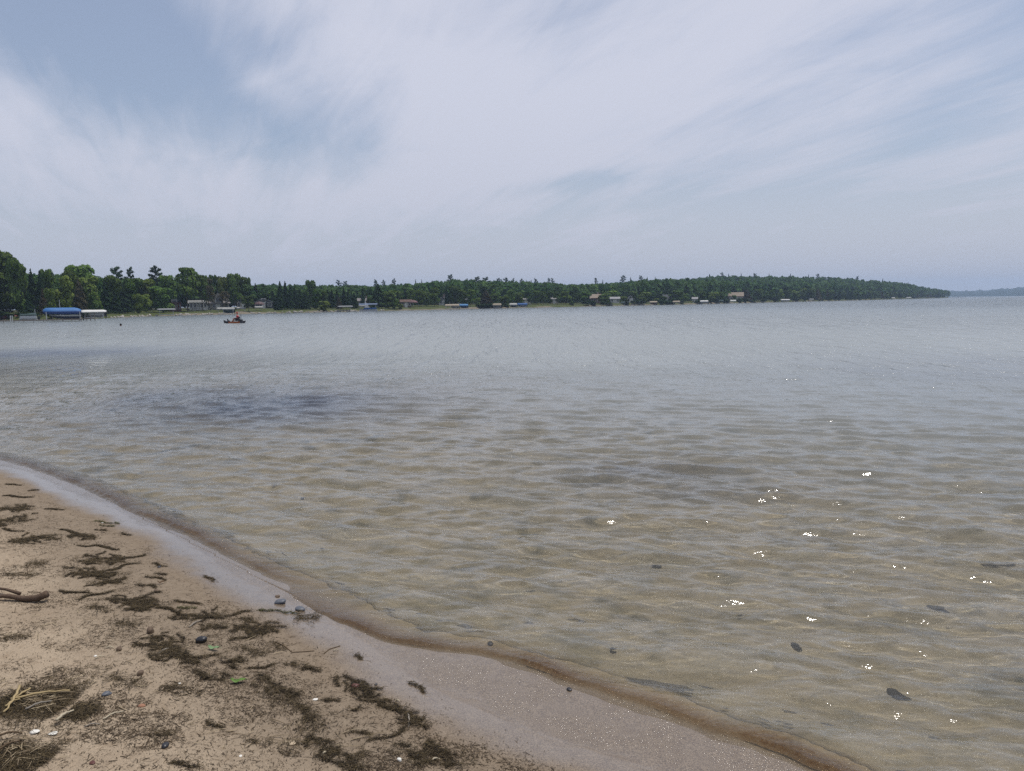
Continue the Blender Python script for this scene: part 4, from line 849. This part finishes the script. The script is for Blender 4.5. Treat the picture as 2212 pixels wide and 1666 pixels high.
# a swimmer: head and shoulders above the water
q = bpos(261, 704.5); per = root('person', q, facing(261), 'swimmer far out left of the kayak, only dark haired head and shoulders above water', 'person')
skinned('body', [(0, 0, -.42, .15), (0, 0, -.2, .16), (0, 0, -.08, .10), (0, 0, .02, .055), (0, 0, .11, .085), (0, 0, .19, .095), (.17, 0, -.07, .06), (.42, -.12, -.12, .045), (-.17, 0, -.07, .06), (-.42, -.12, -.12, .045)], [(0, 1), (1, 2), (2, 3), (3, 4), (4, 5), (2, 6), (6, 7), (2, 8), (8, 9)], skin, per)
MB().loft([[(r_*math.cos(a), .03+r_*math.sin(a), z_) for a in np.linspace(0, 6.283, 12, endpoint=False)] for r_, z_ in ((.10, .06), (.125, .14), (.12, .24), (.07, .31), (.01, .325))]).build('hair', hair_d, per, True)

# ------------------------------------------------------------------ on the beach
def strandmat(name, ca, cb):
    def b(t):
        ti = t.new('ShaderNodeAttribute', attribute_name='tint').outputs['Fac']
        return princ(t, t.mix(ti, ca, cb), .7, None, .25)
    return mat(name, b)
M_weed = strandmat('beached_weed', (.016, .012, .008), (.135, .100, .052)); M_weedg = strandmat('greener_weed', (.028, .028, .010), (.13, .125, .045))
M_lit = strandmat('litter', (.030, .022, .014), (.130, .092, .055)); M_reed = strandmat('dry_reed', (.24, .16, .07), (.42, .32, .17))
def ribbons(P0, ang, L, wid, lift, curl, rg, seg=4, sag=True):
    """many thin three-sided stems lying about: P0 (n,3) start points"""
    n = len(P0); V = np.zeros((n, seg+1, 3, 3)); a = ang.copy(); p = P0.copy()
    for k in range(seg+1):
        t = k/seg; w_ = wid*(1-.6*t)*(.6+.8*np.minimum(1, t*4)); z = lift*np.sin(math.pi*min(t*1.05, 1))
        nx, ny = -np.sin(a), np.cos(a)
        z = z+np.zeros(n); w_ = w_+np.zeros(n); V[:, k, 0] = p+np.stack([nx*w_, ny*w_, z], 1)
        V[:, k, 1] = p+np.stack([-nx*w_, -ny*w_, z], 1)
        V[:, k, 2] = p+np.stack([nx*0, ny*0, z+w_*1.3], 1)
        p = p+np.stack([np.cos(a), np.sin(a), np.zeros(n)], 1)*(L/seg)[:, None]; a = a+curl*rg.normal(size=n)
    V = V.reshape(-1, 3); F = []
    b = (np.arange(n)*(seg+1)*3)[:, None]
    for k in range(seg):
        for j in range(3):
            j2 = (j+1) % 3; F.append(b+np.array([[k*3+j, k*3+j2, (k+1)*3+j2, (k+1)*3+j]]))
    return V, np.concatenate(F)
def on_sand(X, Y): return sand_z(np.asarray(X), np.asarray(Y))
rg = np.random.default_rng(17)
# (x, y, length px, thickness px, angle deg in the picture, kind)   kind: s strand, c clump, t tuft, p pile, g green strand, n thin stem
CL = [(29, 1048, 38, 7, 4, 's'), (71, 1060, 26, 5, -3, 's'), (36, 1074, 68, 9, 3, 's'), (38, 1099, 60, 9, 6, 'c'), (116, 1101, 44, 9, 3, 's'), (16, 1128, 46, 16, 8, 'c'), (222, 1129, 40, 5, 8, 'g'), (228, 1137, 34, 5, 4, 'g'), (252, 1131, 12, 5, 10, 'g'),
 (157, 1151, 60, 10, 12, 's'), (182, 1160, 30, 10, 20, 'c'), (217, 1146, 28, 5, 4, 's'), (270, 1155, 22, 4, 14, 's'), (75, 1166, 95, 15, -10, 'c'), (23, 1147, 50, 7, 8, 's'), (215, 1183, 95, 9, 5, 's'), (215, 1212, 74, 28, 10, 'c'), (270, 1210, 86, 8, -16, 's'), (256, 1228, 90, 9, -14, 's'), (342, 1221, 32, 6, 14, 's'), (79, 1218, 38, 14, 0, 't'),
 (206, 1241, 120, 12, 2, 'c'), (41, 1243, 62, 10, 3, 't'), (347, 1241, 22, 4, 10, 's'), (227, 1259, 80, 14, -4, 'c'), (338, 1250, 50, 7, 10, 's'), (318, 1266, 44, 6, 12, 's'), (158, 1281, 74, 9, 4, 's'), (205, 1287, 80, 8, -14, 's'), (288, 1303, 130, 12, 6, 'c'), (213, 1316, 40, 13, 20, 't'), (272, 1350, 52, 12, 4, 't'), (350, 1391, 86, 30, 14, 'c'), (356, 1412, 70, 18, -8, 'c'),
 (21, 1380, 66, 13, -4, 't'), (270, 1473, 66, 18, 18, 't'), (452, 1250, 22, 4, 35, 's'), (402, 1303, 60, 7, 8, 's'), (401, 1315, 42, 7, 3, 'g'), (495, 1301, 58, 6, 8, 'n'), (380, 1322, 90, 8, 12, 's'), (425, 1334, 110, 17, -5, 'c'), (512, 1327, 60, 7, -12, 's'), (460, 1356, 54, 16, -6, 'c'), (548, 1355, 64, 22, 32, 'c'), (575, 1365, 62, 5, 30, 'n'),
 (588, 1321, 62, 6, 6, 'g'), (628, 1325, 30, 6, 2, 'g'), (664, 1334, 46, 18, 4, 't'), (525, 1380, 64, 10, -10, 's'), (390, 1424, 120, 16, 10, 'c'), (496, 1430, 54, 24, 12, 'c'), (540, 1408, 54, 14, 20, 't'), (563, 1442, 64, 7, -10, 's'), (637, 1437, 28, 10, 20, 'c'), (668, 1444, 38, 12, 22, 'c'), (595, 1396, 32, 10, 30, 't'),
 (450, 1462, 70, 13, 12, 'c'), (592, 1486, 90, 11, 32, 'c'), (605, 1512, 72, 26, 22, 't'), (660, 1534, 42, 12, 30, 'c'), (668, 1566, 34, 36, 60, 't'), (694, 1612, 60, 16, 55, 'c'), (399, 1492, 66, 14, 14, 't'), (460, 1567, 40, 9, 30, 's'), (361, 1486, 22, 10, 10, 't'), (346, 1588, 40, 14, 0, 't'), (394, 1654, 66, 9, 6, 's'), (560, 1604, 44, 8, 14, 't'), (640, 1606, 50, 11, -6, 't'), (622, 1626, 32, 10, 20, 't'),
 (782, 1497, 120, 12, 32, 'c'), (862, 1535, 110, 15, 33, 'c'), (905, 1563, 34, 12, 40, 'c'), (797, 1488, 52, 7, 10, 's'), (846, 1588, 110, 5, -22, 's'), (713, 1514, 40, 7, 4, 's'), (778, 1584, 44, 8, 12, 's'), (768, 1534, 24, 7, -20, 's'), (903, 1485, 40, 5, 33, 's'), (775, 1420, 18, 7, 30, 's'), (792, 1428, 26, 3, 15, 'n'),
 (895, 1623, 90, 20, 6, 'c'), (965, 1628, 110, 20, 22, 'c'), (944, 1655, 120, 12, 4, 'c'), (1000, 1648, 70, 4, 12, 'n'), (720, 1636, 80, 20, 42, 'c'), (774, 1634, 24, 20, 0, 't'), (758, 1657, 50, 12, 10, 'c'), (663, 1545, 24, 20, 50, 't'), (905, 1640, 60, 6, 25, 's')]
PILES = [(70, 1520, 125, 62, 'large flat pile of dark weed under the yellow reeds', 1500), (36, 1640, 110, 50, 'heap of fine dark weed in the bottom left corner', 900), (173, 1541, 42, 26, 'round brown matted weed ball at the right end of the reed pile', 420)]
REF = [(60, 1290, 'the driftwood stick'), (437, 1385, 'the round black stone'), (463, 1406, 'the pale green leaf'), (515, 1477, 'the bright green leaf'), (70, 1525, 'the reed pile'), (607, 1303, 'the dark stone on the wash'), (863, 1644, 'the white shell chip'), (767, 1486, 'the red-brown pebble'), (881, 1555, 'the upright grey stalk'), (230, 1502, 'the flat grey pebble'), (357, 1613, 'the small black pebble'), (75, 1130, 'the beach\'s far corner'), (640, 1340, 'the bushy wash clump')]
KW = {'s': 'twisted dark weed strand', 'c': 'dense dark weed clump', 't': 'loose fine weed tuft', 'g': 'greenish furry weed strand', 'n': 'thin bare brown stem'}
seats = {}
for i, (x_, y_, L_, T_, an, k_) in enumerate(CL):
    j = min(range(len(REF)), key=lambda q: (REF[q][0]-x_)**2+(REF[q][1]-y_)**2); dx, dy = x_-REF[j][0], y_-REF[j][1]
    side = ('right of' if dx > 0 else 'left of') if abs(dx) > abs(dy) else ('in front of' if dy > 0 else 'beyond')
    seats.setdefault((k_, j, side), []).append((dx*dx+dy*dy, i))
labW = {}
for (k_, j, side), L_ in seats.items():
    L_.sort()
    for n_, (_, i) in enumerate(L_): labW[i] = f"{KW[k_]}, {ORD[n_]+' ' if len(L_) > 1 else ''}{side} {REF[j][2]}"
def clump(x_, y_, L_, T_, an, k_, lab, count=None, name='weed_clump'):
    G0 = ground_at(x_, y_); ca, sa = math.cos(R(an)), math.sin(R(an))
    A = ground_at(x_-L_/2*ca, y_-L_/2*sa); B = ground_at(x_+L_/2*ca, y_+L_/2*sa)
    t0 = ground_at(x_, y_-max(T_, 3)/2); t1 = ground_at(x_, y_+max(T_, 3)/2); wid = (t1-t0).length
    ax = Vector((B.x-A.x, B.y-A.y, 0)); Lg = ax.length; ax.normalize(); nr = Vector((-ax.y, ax.x, 0)); th0 = math.atan2(ax.y, ax.x)
    ph = rg.random()*6.28; amp = Lg*.07*(1 if k_ in 'sgn' else .6)
    def spine(t): return np.stack([A.x+ax.x*Lg*t+nr.x*amp*np.sin(t*7+ph), A.y+ax.y*Lg*t+nr.y*amp*np.sin(t*7+ph)], 1)
    VV = []; FF = []; TT = []; nb = 0
    def put(V, F, T):
        nonlocal nb
        VV.append(V); FF.append(F+nb); TT.append(T); nb += len(V)
    def furry(C, fat, fur, tint):            # a stem with short leaflets all along it
        D_ = C[1:]-C[:-1]; Ls = np.hypot(D_[:, 0], D_[:, 1]); ang = np.arctan2(D_[:, 1], D_[:, 0]); m = len(Ls); zz = on_sand(C[:-1, 0], C[:-1, 1])+fat*.5
        V, F = ribbons(np.column_stack([C[:-1], zz]), ang, Ls*1.15, np.full(m, fat*.24), 0, .0, rg, 2); put(V, F, np.full(len(V), tint*.6))
        k = max(4, int(Ls.sum()*fur)); j = rg.integers(0, m, k); u = rg.random(k)[:, None]; Q = C[:-1][j]*(1-u)+C[1:][j]*u+rg.normal(size=(k, 2))*fat*.35
        zq = on_sand(Q[:, 0], Q[:, 1])+rg.random(k)**1.3*fat*1.3
        V, F = ribbons(np.column_stack([Q, zq]), ang[j]+rg.normal(size=k)*.9, fat*(.8+1.9*rg.random(k)), np.full(k, .0010)*(.6+.9*rg.random(k)), fat*.3*rg.random(k), .5, rg, 2); put(V, F, np.repeat(np.clip(tint+.45*rg.normal(size=k), 0, 1), 9))
    area = Lg*max(wid, .015)
    if k_ == 'n': furry(spine(np.linspace(0, 1, 18)), .003, 60, .5)
    elif k_ in 'sg':
        furry(spine(np.linspace(.02, .98, 26)), .011, 900, .4)
        if k_ == 's':
            for q in range(1+int(area/.01)): t0_ = rg.random()*.6; C = spine(np.linspace(t0_, t0_+.35, 12)); C[:, 0] += nr.x*wid*.15*math.sin(q*2+ph)*np.linspace(0, 1, 12); C[:, 1] += nr.y*wid*.15*math.sin(q*2+ph)*np.linspace(0, 1, 12); furry(C, .008, 700, .3)
    else:
        nsp = int(min(26, 2+area/(.0035 if k_ == 'c' else .007)))*(2 if k_ == 'p' else 1)
        for q in range(nsp):
            c0 = spine(np.array([.06+.82*rg.random()]))[0]+rg.normal()*wid*.30*np.array([nr.x, nr.y]); n_ = 14; ll = Lg*(.18+.35*rg.random()) if k_ != 't' else .05+.08*rg.random()
            ll = min(ll, .38); a_ = th0+rg.normal()*(.45 if k_ == 'c' else 1.4)+np.cumsum(rg.normal(size=n_)*.28); st_ = np.stack([np.cos(a_), np.sin(a_)], 1)*ll/n_
            furry(c0+np.cumsum(st_, 0)-st_.sum(0)/2, (.012 if k_ == 'c' else .005)*(.6+.7*rg.random()), 800 if k_ == 'c' else 260, .2+.4*rg.random())
    n = {'n': 0, 's': 25, 'g': 10}.get(k_, int(min(600, 30+area*(3000 if k_ == 'c' else 6500))))
    n = count or n
    if n:                                    # loose bits in and around it
        t = -.08+1.16*rg.random(n); C = spine(t); offn = rg.standard_t(3, size=n)*wid*.24; C = C+np.outer(np.clip(offn, -wid*1.1, wid*1.1), [nr.x, nr.y])
        zz = on_sand(C[:, 0], C[:, 1])+.001+rg.random(n)**2*.014
        V, F = ribbons(np.column_stack([C, zz]), th0+rg.normal(size=n)*1.1, .012+.045*rg.random(n)**1.6, np.full(n, .0010)*(.6+1.0*rg.random(n)), .003+.008*rg.random(n), .5, rg, 4)
        put(V, F, np.repeat(np.clip(rg.random(n)**1.2*1.15, 0, 1), 15))
    V = np.concatenate(VV)-np.array(G0); me = mesh_np(name, V, np.concatenate(FF), False, {'tint': ('FLOAT', np.concatenate(TT))})
    o = link(name, me, M_weedg if k_ == 'g' else M_weed); o.location = G0
    return tag(o, lab, 'seaweed', 'weed clumps washed up on the sand')
for i, (x_, y_, L_, T_, an, k_) in enumerate(CL): clump(x_, y_, L_, T_, an, k_, labW[i], name={'n': 'plant_stem'}.get(k_, 'weed_clump'))
for x_, y_, L_, T_, lb, cn in PILES: clump(x_, y_, L_, T_, 2, 'p', lb, int(cn*3.2), 'weed_pile')
# countless bits scattered over the dry sand
n = 130000; xs = rg.random(n)*1400-150; ys = 1020+rg.random(n)**.9*760
keep = np.zeros(n, bool); G = np.array([to_plane(a, b, .12) for a, b in zip(xs, ys)])
dS, _ = poly_dist(G[:, 0], G[:, 1], SL)
band = .28+1.0*np.exp(-((-dS-.62)/.22)**2)+.75*np.exp(-((-dS-1.25)/.30)**2)+.35*np.exp(-((-dS-2.0)/.5)**2)
dens = band*(.22+1.7*sstep(fbm(G[:, 0], G[:, 1], .30, 41, 4), .42, .60))*sstep(-dS, .22, .5)+.05*sstep(-dS, .0, .3)
keep = rg.random(n) < np.clip(dens*.75, 0, 1); G = G[keep]; n = len(G); print('litter', n)
V, F = ribbons(np.column_stack([G, on_sand(G[:, 0], G[:, 1])+.0005]), rg.random(n)*6.283, .006+.050*rg.random(n)**3.2, .0006+.0012*rg.random(n)**2, .001+.004*rg.random(n), .5, rg, 3)
me = mesh_np('beach_litter', V, F, False, {'tint': ('FLOAT', np.repeat(rg.random(n)**1.3, 12))})
tag(link('beach_litter', me, M_lit), 'fine bits of dried weed and bark scattered over the sand', 'litter', kind='stuff')
# small straws and splinters in and around the piles
cs = [(70, 1520, 60, 30, 150), (36, 1640, 60, 26, 80), (230, 1480, 200, 90, 45), (600, 1560, 200, 60, 45), (430, 1390, 130, 60, 35), (150, 1350, 150, 60, 30)]
px_ = []
for x_, y_, sx_, sy_, k in cs: px_ += [(x_+rg.normal()*sx_*.5, y_+rg.normal()*sy_*.5) for _ in range(k)]
G = np.array([to_plane(a, b, .18) for a, b in px_]); dS, _ = poly_dist(G[:, 0], G[:, 1], SL); G = G[dS < -.35]; n = len(G)
near_p = np.array([min(((p[0]-70)/70)**2+((p[1]-1520)/32)**2, ((p[0]-36)/60)**2+((p[1]-1640)/26)**2) < 1 for p in px_])[dS < -.35]
V, F = ribbons(np.column_stack([G, on_sand(G[:, 0], G[:, 1])+.003+near_p*.022*rg.random(n)]), rg.normal(size=n)*.9, .03+.09*rg.random(n)**1.5, .0012+.0016*rg.random(n), .002+.004*rg.random(n), .08, rg, 3)
me = mesh_np('straw_litter', V, F, False, {'tint': ('FLOAT', np.repeat(rg.random(n), 12))}); tag(link('straw_litter', me, strandmat('straw', (.12, .085, .05), (.42, .34, .22))), 'short pale straws and splinters strewn over sand and weed', 'litter', kind='stuff')
# reeds, twigs
def stick(x0, y0, x1, y1, rad, m, name, lab, cat, grp=None, bend=.04, lift=.012, split=False):
    a = ground_at(x0, y0); b = ground_at(x1, y1); c = (a+b)/2; n_ = Vector((-(b-a).y, (b-a).x, 0)); L_ = (b-a).length
    pts = []; 
    for t in np.linspace(0, 1, 9):
        p = a.lerp(b, t)+n_*bend*math.sin(math.pi*t)+n_.normalized()*rad*.5*math.sin(t*23); up = .022 if x0 < 180 and y0 > 1480 else 0; z = float(on_sand([p.x], [p.y])[0]); pts.append(Vector((p.x, p.y, up+max(z+rad*.8, p.z+lift*math.sin(3.1*t))))-c)
    o = MB().tube(pts, [rad*(1.05-.45*t)+rad*.1*math.sin(t*40) for t in np.linspace(0, 1, 9)], 7).build(name, m, None, True); o.location = c; return tag(o, lab, cat, grp)
reed = paint('golden_reed', (.38, .29, .15), .7, .15, .2, 30); pale_r = paint('pale_reed', (.46, .40, .29), .8, .15, .2, 30); brown_t = paint('brown_twig', (.13, .09, .055), .9, .25, .2, 40); grey_t = paint('grey_stalk', (.27, .24, .20), .9, .2, .2, 30)
RD = [(24, 1521, 152, 1502, .0075, reed, 'long pale golden reed stalk lying across the dark pile'), (43, 1492, 10, 1549, .008, reed, 'thick yellow reed crossing the long one at the left'), (66, 1497, 26, 1523, .006, reed, 'short yellow reed making a fork with the long one'), (13, 1536, 43, 1520, .006, reed, 'short yellow reed below the crossing of the two'), (56, 1542, 112, 1524, .006, grey_t, 'greyish reed below the long golden one'),
      (123, 1567, 159, 1545, .0075, pale_r, 'bleached reed stub at the lower edge of the pile'), (223, 1555, 266, 1538, .005, pale_r, 'lone pale reed right of the round matted weed ball'), (183, 1571, 217, 1566, .004, grey_t, 'thin grey reed just below the round matted weed ball'), (206, 1424, 226, 1419, .004, pale_r, 'short curved pale straw above the reed pile'), (229, 1401, 246, 1401, .005, pale_r, 'short straight pale stub below the fine weed tufts'),
      (-4, 1600, 48, 1594, .006, brown_t, 'brown stick leaving the left edge below the reed pile'), (-4, 1631, 48, 1610, .006, brown_t, 'long brown stick in the bottom left corner, rising to the right'), (409, 1356, 436, 1341, .006, grey_t, 'grey stick slanting across the weed above the black stone'), (344, 1413, 370, 1401, .006, grey_t, 'grey stick in the weed left of the pale green leaf'), (879, 1538, 882, 1573, .005, grey_t, 'upright grey stalk crossing the long diagonal weed band'), (931, 1645, 950, 1641, .005, pale_r, 'pale straw on the weed at the bottom centre'),
      (695, 1636, 707, 1625, .006, pale_r, 'pale chip of reed on the lower diagonal weed band'), (855, 1515, 863, 1517, .005, pale_r, 'tiny bleached straw above the diagonal weed band'), (721, 1407, 731, 1406, .004, pale_r, 'tiny pale straw on the bare damp sand'), (106, 1285, 60, 1279, .004, brown_t, 'fine twig beside the driftwood stick')]
for x0, y0, x1, y1, rd, m_, lb in RD: stick(x0, y0, x1, y1, rd*.95, m_, 'reed_stalk' if m_ is not brown_t else 'twig', lb, 'reed' if m_ is not brown_t else 'twig', 'reeds and sticks on the sand')
def bent(pts, rad, lab):
    G_ = [ground_at(*p) for p in pts]; c = G_[0].copy(); o = MB().tube([g-c+Vector((0, 0, rad*1.2)) for g in G_], rad, 5).build('twig', brown_t, None, True); o.location = c; tag(o, lab, 'twig', 'reeds and sticks on the sand')
bent([(595, 1388), (612, 1395), (631, 1410), (655, 1409), (679, 1407)], .0028, 'long thin bent twig right of the weed band'); bent([(700, 1413), (712, 1403), (735, 1396)], .0026, 'short fine twig on the damp sand')
bent([(595, 1195), (611, 1204), (618, 1209)], .003, 'fine twig tip by the wash'); bent([(60, 1240), (58, 1228), (66, 1218)], .003, 'curled dry stem rising above the loose tufts')
# driftwood
a = ground_at(-12, 1296); b = ground_at(103, 1298); c = (a+b)/2; ax = (b-a); L_ = ax.length; M_dw = mat('driftwood', lambda t: (lambda O: princ(t, t.mix(t.noise(O, 60, 5, .7), (.040, .026, .018), (.150, .105, .075)), .9, t.bump(t.noise(O, 90, 4), .7, .01), .15))(t.new('ShaderNodeTexCoord').outputs['Object']))
o = root('driftwood', c, 0, 'short thick brown driftwood branch with a forked left end', 'driftwood')
pts = []; rds = []
for t in np.linspace(0, 1, 14):
    p = a.lerp(b, t)-c; pts.append((p.x, p.y+.012*math.sin(t*6), p.z+.020+.030*max(0, t-.85)/.15*1+.006*math.sin(t*9))); rds.append((.013+.013*t+.002*math.sin(t*31))*(1.12 if t > .93 else 1))
MB().tube(pts, rds, 12).build('trunk', M_dw, o, True)
q0 = ground_at(44, 1291)-c; q1 = ground_at(-14, 1281)-c; MB().tube([q0+Vector((0, 0, .03)), (q0+q1)/2+Vector((0, 0, .045)), q1+Vector((0, 0, .04))], [.014, .010, .009], 9).build('side_branch', M_dw, o, True)
# pebbles, leaves, shells
deep = paint('submerged_stone', (.155, .140, .112), .8, .3, .2, 9)
rocks = [rock_mesh(20+i, 3) for i in range(5)]
def pebble(x_, y_, wpx, col, flat, lab, name='pebble', cat='pebble', sink=.2, under=False):
    g = ground_at(x_, y_) if not under else None
    if under:
        X_, Y_ = to_plane(x_, y_, -.1); g = Vector((X_, Y_, float(on_sand([X_], [Y_])[0])))
    s_ = wpx/1640*(g-Vector((0, 0, CAM_H))).length; me = rocks[int(x_) % 5].copy(); o = link(name, me, col); o.location = g+Vector((0, 0, s_*flat*(.4-sink))); s_ = s_*(.62 if col is deep else 1); o.scale = (s_, s_*(.55 if col is deep else .8), s_*flat); o.rotation_euler = (0, 0, x_); return tag(o, lab, cat, 'pebbles on the sand' if not under else 'dark stones under the shallow water')
blackp = paint('black_pebble', (.018, .018, .022), .4, .2, .5, 30); greyp = paint('grey_pebble', (.10, .11, .13), .5, .2, .4, 30); redp = paint('red_pebble', (.10, .03, .022), .5, .2, .4, 30); brownp = paint('brown_pebble', (.13, .09, .06), .7, .2, .3, 30); shell = paint('white_shell', (.66, .64, .58), .5, .08, .4, 40)
for a_ in [(437, 1387, 20, blackp, .85, 'round black stone among the weed'), (607, 1303, 21, greyp, .6, 'dark oval stone on the wet wash'), (647, 1318, 20, greyp, .5, 'dark grey stone above the bushy clump at the wash'), (767, 1486, 15, redp, .8, 'small red-brown pebble above the diagonal weed band'), (325, 1367, 16, brownp, .9, 'brown lump pebble below the weed tufts'), (339, 1279, 12, brownp, .7, 'little brown stone in the upper weed lines'), (230, 1501, 17, greyp, .4, 'flat grey pebble on open sand'),
           (357, 1613, 15, blackp, .7, 'small black pebble near the bottom'), (257, 1405, 11, brownp, .9, 'little upright brown pebble'), (303, 1457, 14, brownp, .7, 'dull brown pebble left of the weed'), (200, 1649, 13, redp, .35, 'flat reddish chip near the bottom edge'), (305, 1526, 14, paint('orange_chip', (.30, .15, .09), .7), .3, 'flat orange chip on open sand'), (812, 1480, 7, blackp, .6, 'tiny black pebble on damp sand'), (599, 1289, 11, brownp, .4, 'small flat stone at the lip of the wash'),
           (344, 1226, 7, blackp, .6, 'tiny dark pebble beside the upper wash'), (695, 1193, 9, greyp, .4, 'small stone in the thin water by the wave')]: pebble(*a_)
for a_ in [(114, 1586, 14, shell, .3, 'larger white shell below the reed pile'), (75, 1583, 17, shell, .3, 'white shell fragment left of the larger shell'), (206, 1418, 7, shell, .3, 'tiny white shell above the reed pile'), (863, 1644, 10, shell, .7, 'upright white shell chip at the bottom centre'), (682, 1512, 10, shell, .3, 'pale shell flake beside the weed band'), (222, 1130, 6, shell, .3, 'tiny shell by the upper weed loop'), (632, 1607, 16, paint('buff_shell', (.45, .36, .25)), .3, 'buff shell half near the lower diagonal weed'),
           (388, 1477, 7, shell, .3, 'tiny white flake left of the bright leaf'), (520, 1634, 8, shell, .3, 'small white flake near the bottom')]: pebble(*a_, name='shell', cat='shell', sink=.1)
deep = paint('submerged_stone', (.115, .105, .088), .8, .3, .2, 9)
for i, a_ in enumerate([(2025, 1325, 70, deep, .12, 'dark submerged stone at the right, middle of the shallows'), (2155, 1228, 85, deep, .10, 'dark submerged patch of stone at the far right'), (1940, 1522, 95, deep, .10, 'broad dark submerged stone near the lower right'), (1420, 1230, 30, deep, .12, 'small grey submerged stone in the middle shallows'), (1720, 1415, 48, deep, .10, 'faint grey submerged stone right of the centre'), (1060, 1418, 16, blackp, .5, 'dark stone at the amber wave lip'),
                        (655, 1090, 26, deep, .15, 'small submerged stone off the upper beach'), (1325, 1432, 24, deep, .15, 'small submerged stone behind the near wave'), (1230, 1525, 14, blackp, .4, 'little dark stone in the wash film'), (1120, 1178, 34, deep, .12, 'grey submerged stone in the upper middle shallows'), (1600, 1345, 40, deep, .10, 'dim submerged stone left of the dark ones')]): pebble(*a_, name='submerged_stone', cat='stone', sink=.25, under=True)
def leaf(x_, y_, wpx, hpx, c, lab, rz):
    g = ground_at(x_, y_); k = (g-Vector((0, 0, CAM_H))).length/1640; a_ = wpx*k/2; b_ = a_*.42; V = []; F = []
    o = root('leaf', g+Vector((0, 0, .012)), rz, lab, 'leaf'); m = MB(); top = []; bot = []
    for t in np.linspace(-1, 1, 11):
        w_ = b_*math.sqrt(max(0, 1-t*t))*(1-.25*t)+.0006; zc = .012*t*t+.004*math.sin(5*t); top.append([(a_*t, -w_, zc+.006), (a_*t, 0, zc), (a_*t, w_, zc+.007), (a_*t, w_, zc+.0062), (a_*t, 0, zc-.0008), (a_*t, -w_, zc+.0052)])
    m.loft(top).build('blade', c, o, True); MB().tube([(a_*.9, 0, .012), (a_*1.35, .004, .004)], .0012, 5).build('stalk', c, o)
leaf(462, 1405, 22, 10, paint('pale_green_leaf', (.16, .25, .12), .6, .1), 'pale green leaf lying flat on the sand', -.1)
leaf(515, 1476, 28, 12, paint('vivid_green_leaf', (.11, .20, .04), .5, .15), 'bright green crumpled leaf beside the weed band', .15)
leaf(348, 1262, 12, 6, paint('brown_leaf', (.12, .07, .035), .7), 'small brown curled leaf at the upper weed line', .5)

# ------------------------------------------------------------------ the air
bm_ = MB().box((0, 2250, 48), (9400, 4960, 108)).build('haze', bpy.data.materials.new('haze'))
hm = bpy.data.materials['haze']; hm.use_nodes = True; ht = NT(hm.node_tree); ht.n.clear()
pv = ht.new('ShaderNodeVolumePrincipled'); pv.inputs['Color'].default_value = (.55, .73, 1, 1); pv.inputs['Density'].default_value = .00023
ht.l.new(pv.outputs[0], ht.new('ShaderNodeOutputMaterial').inputs['Volume']); tag(bm_, 'thin blue summer haze over the lake', 'haze', kind='stuff')
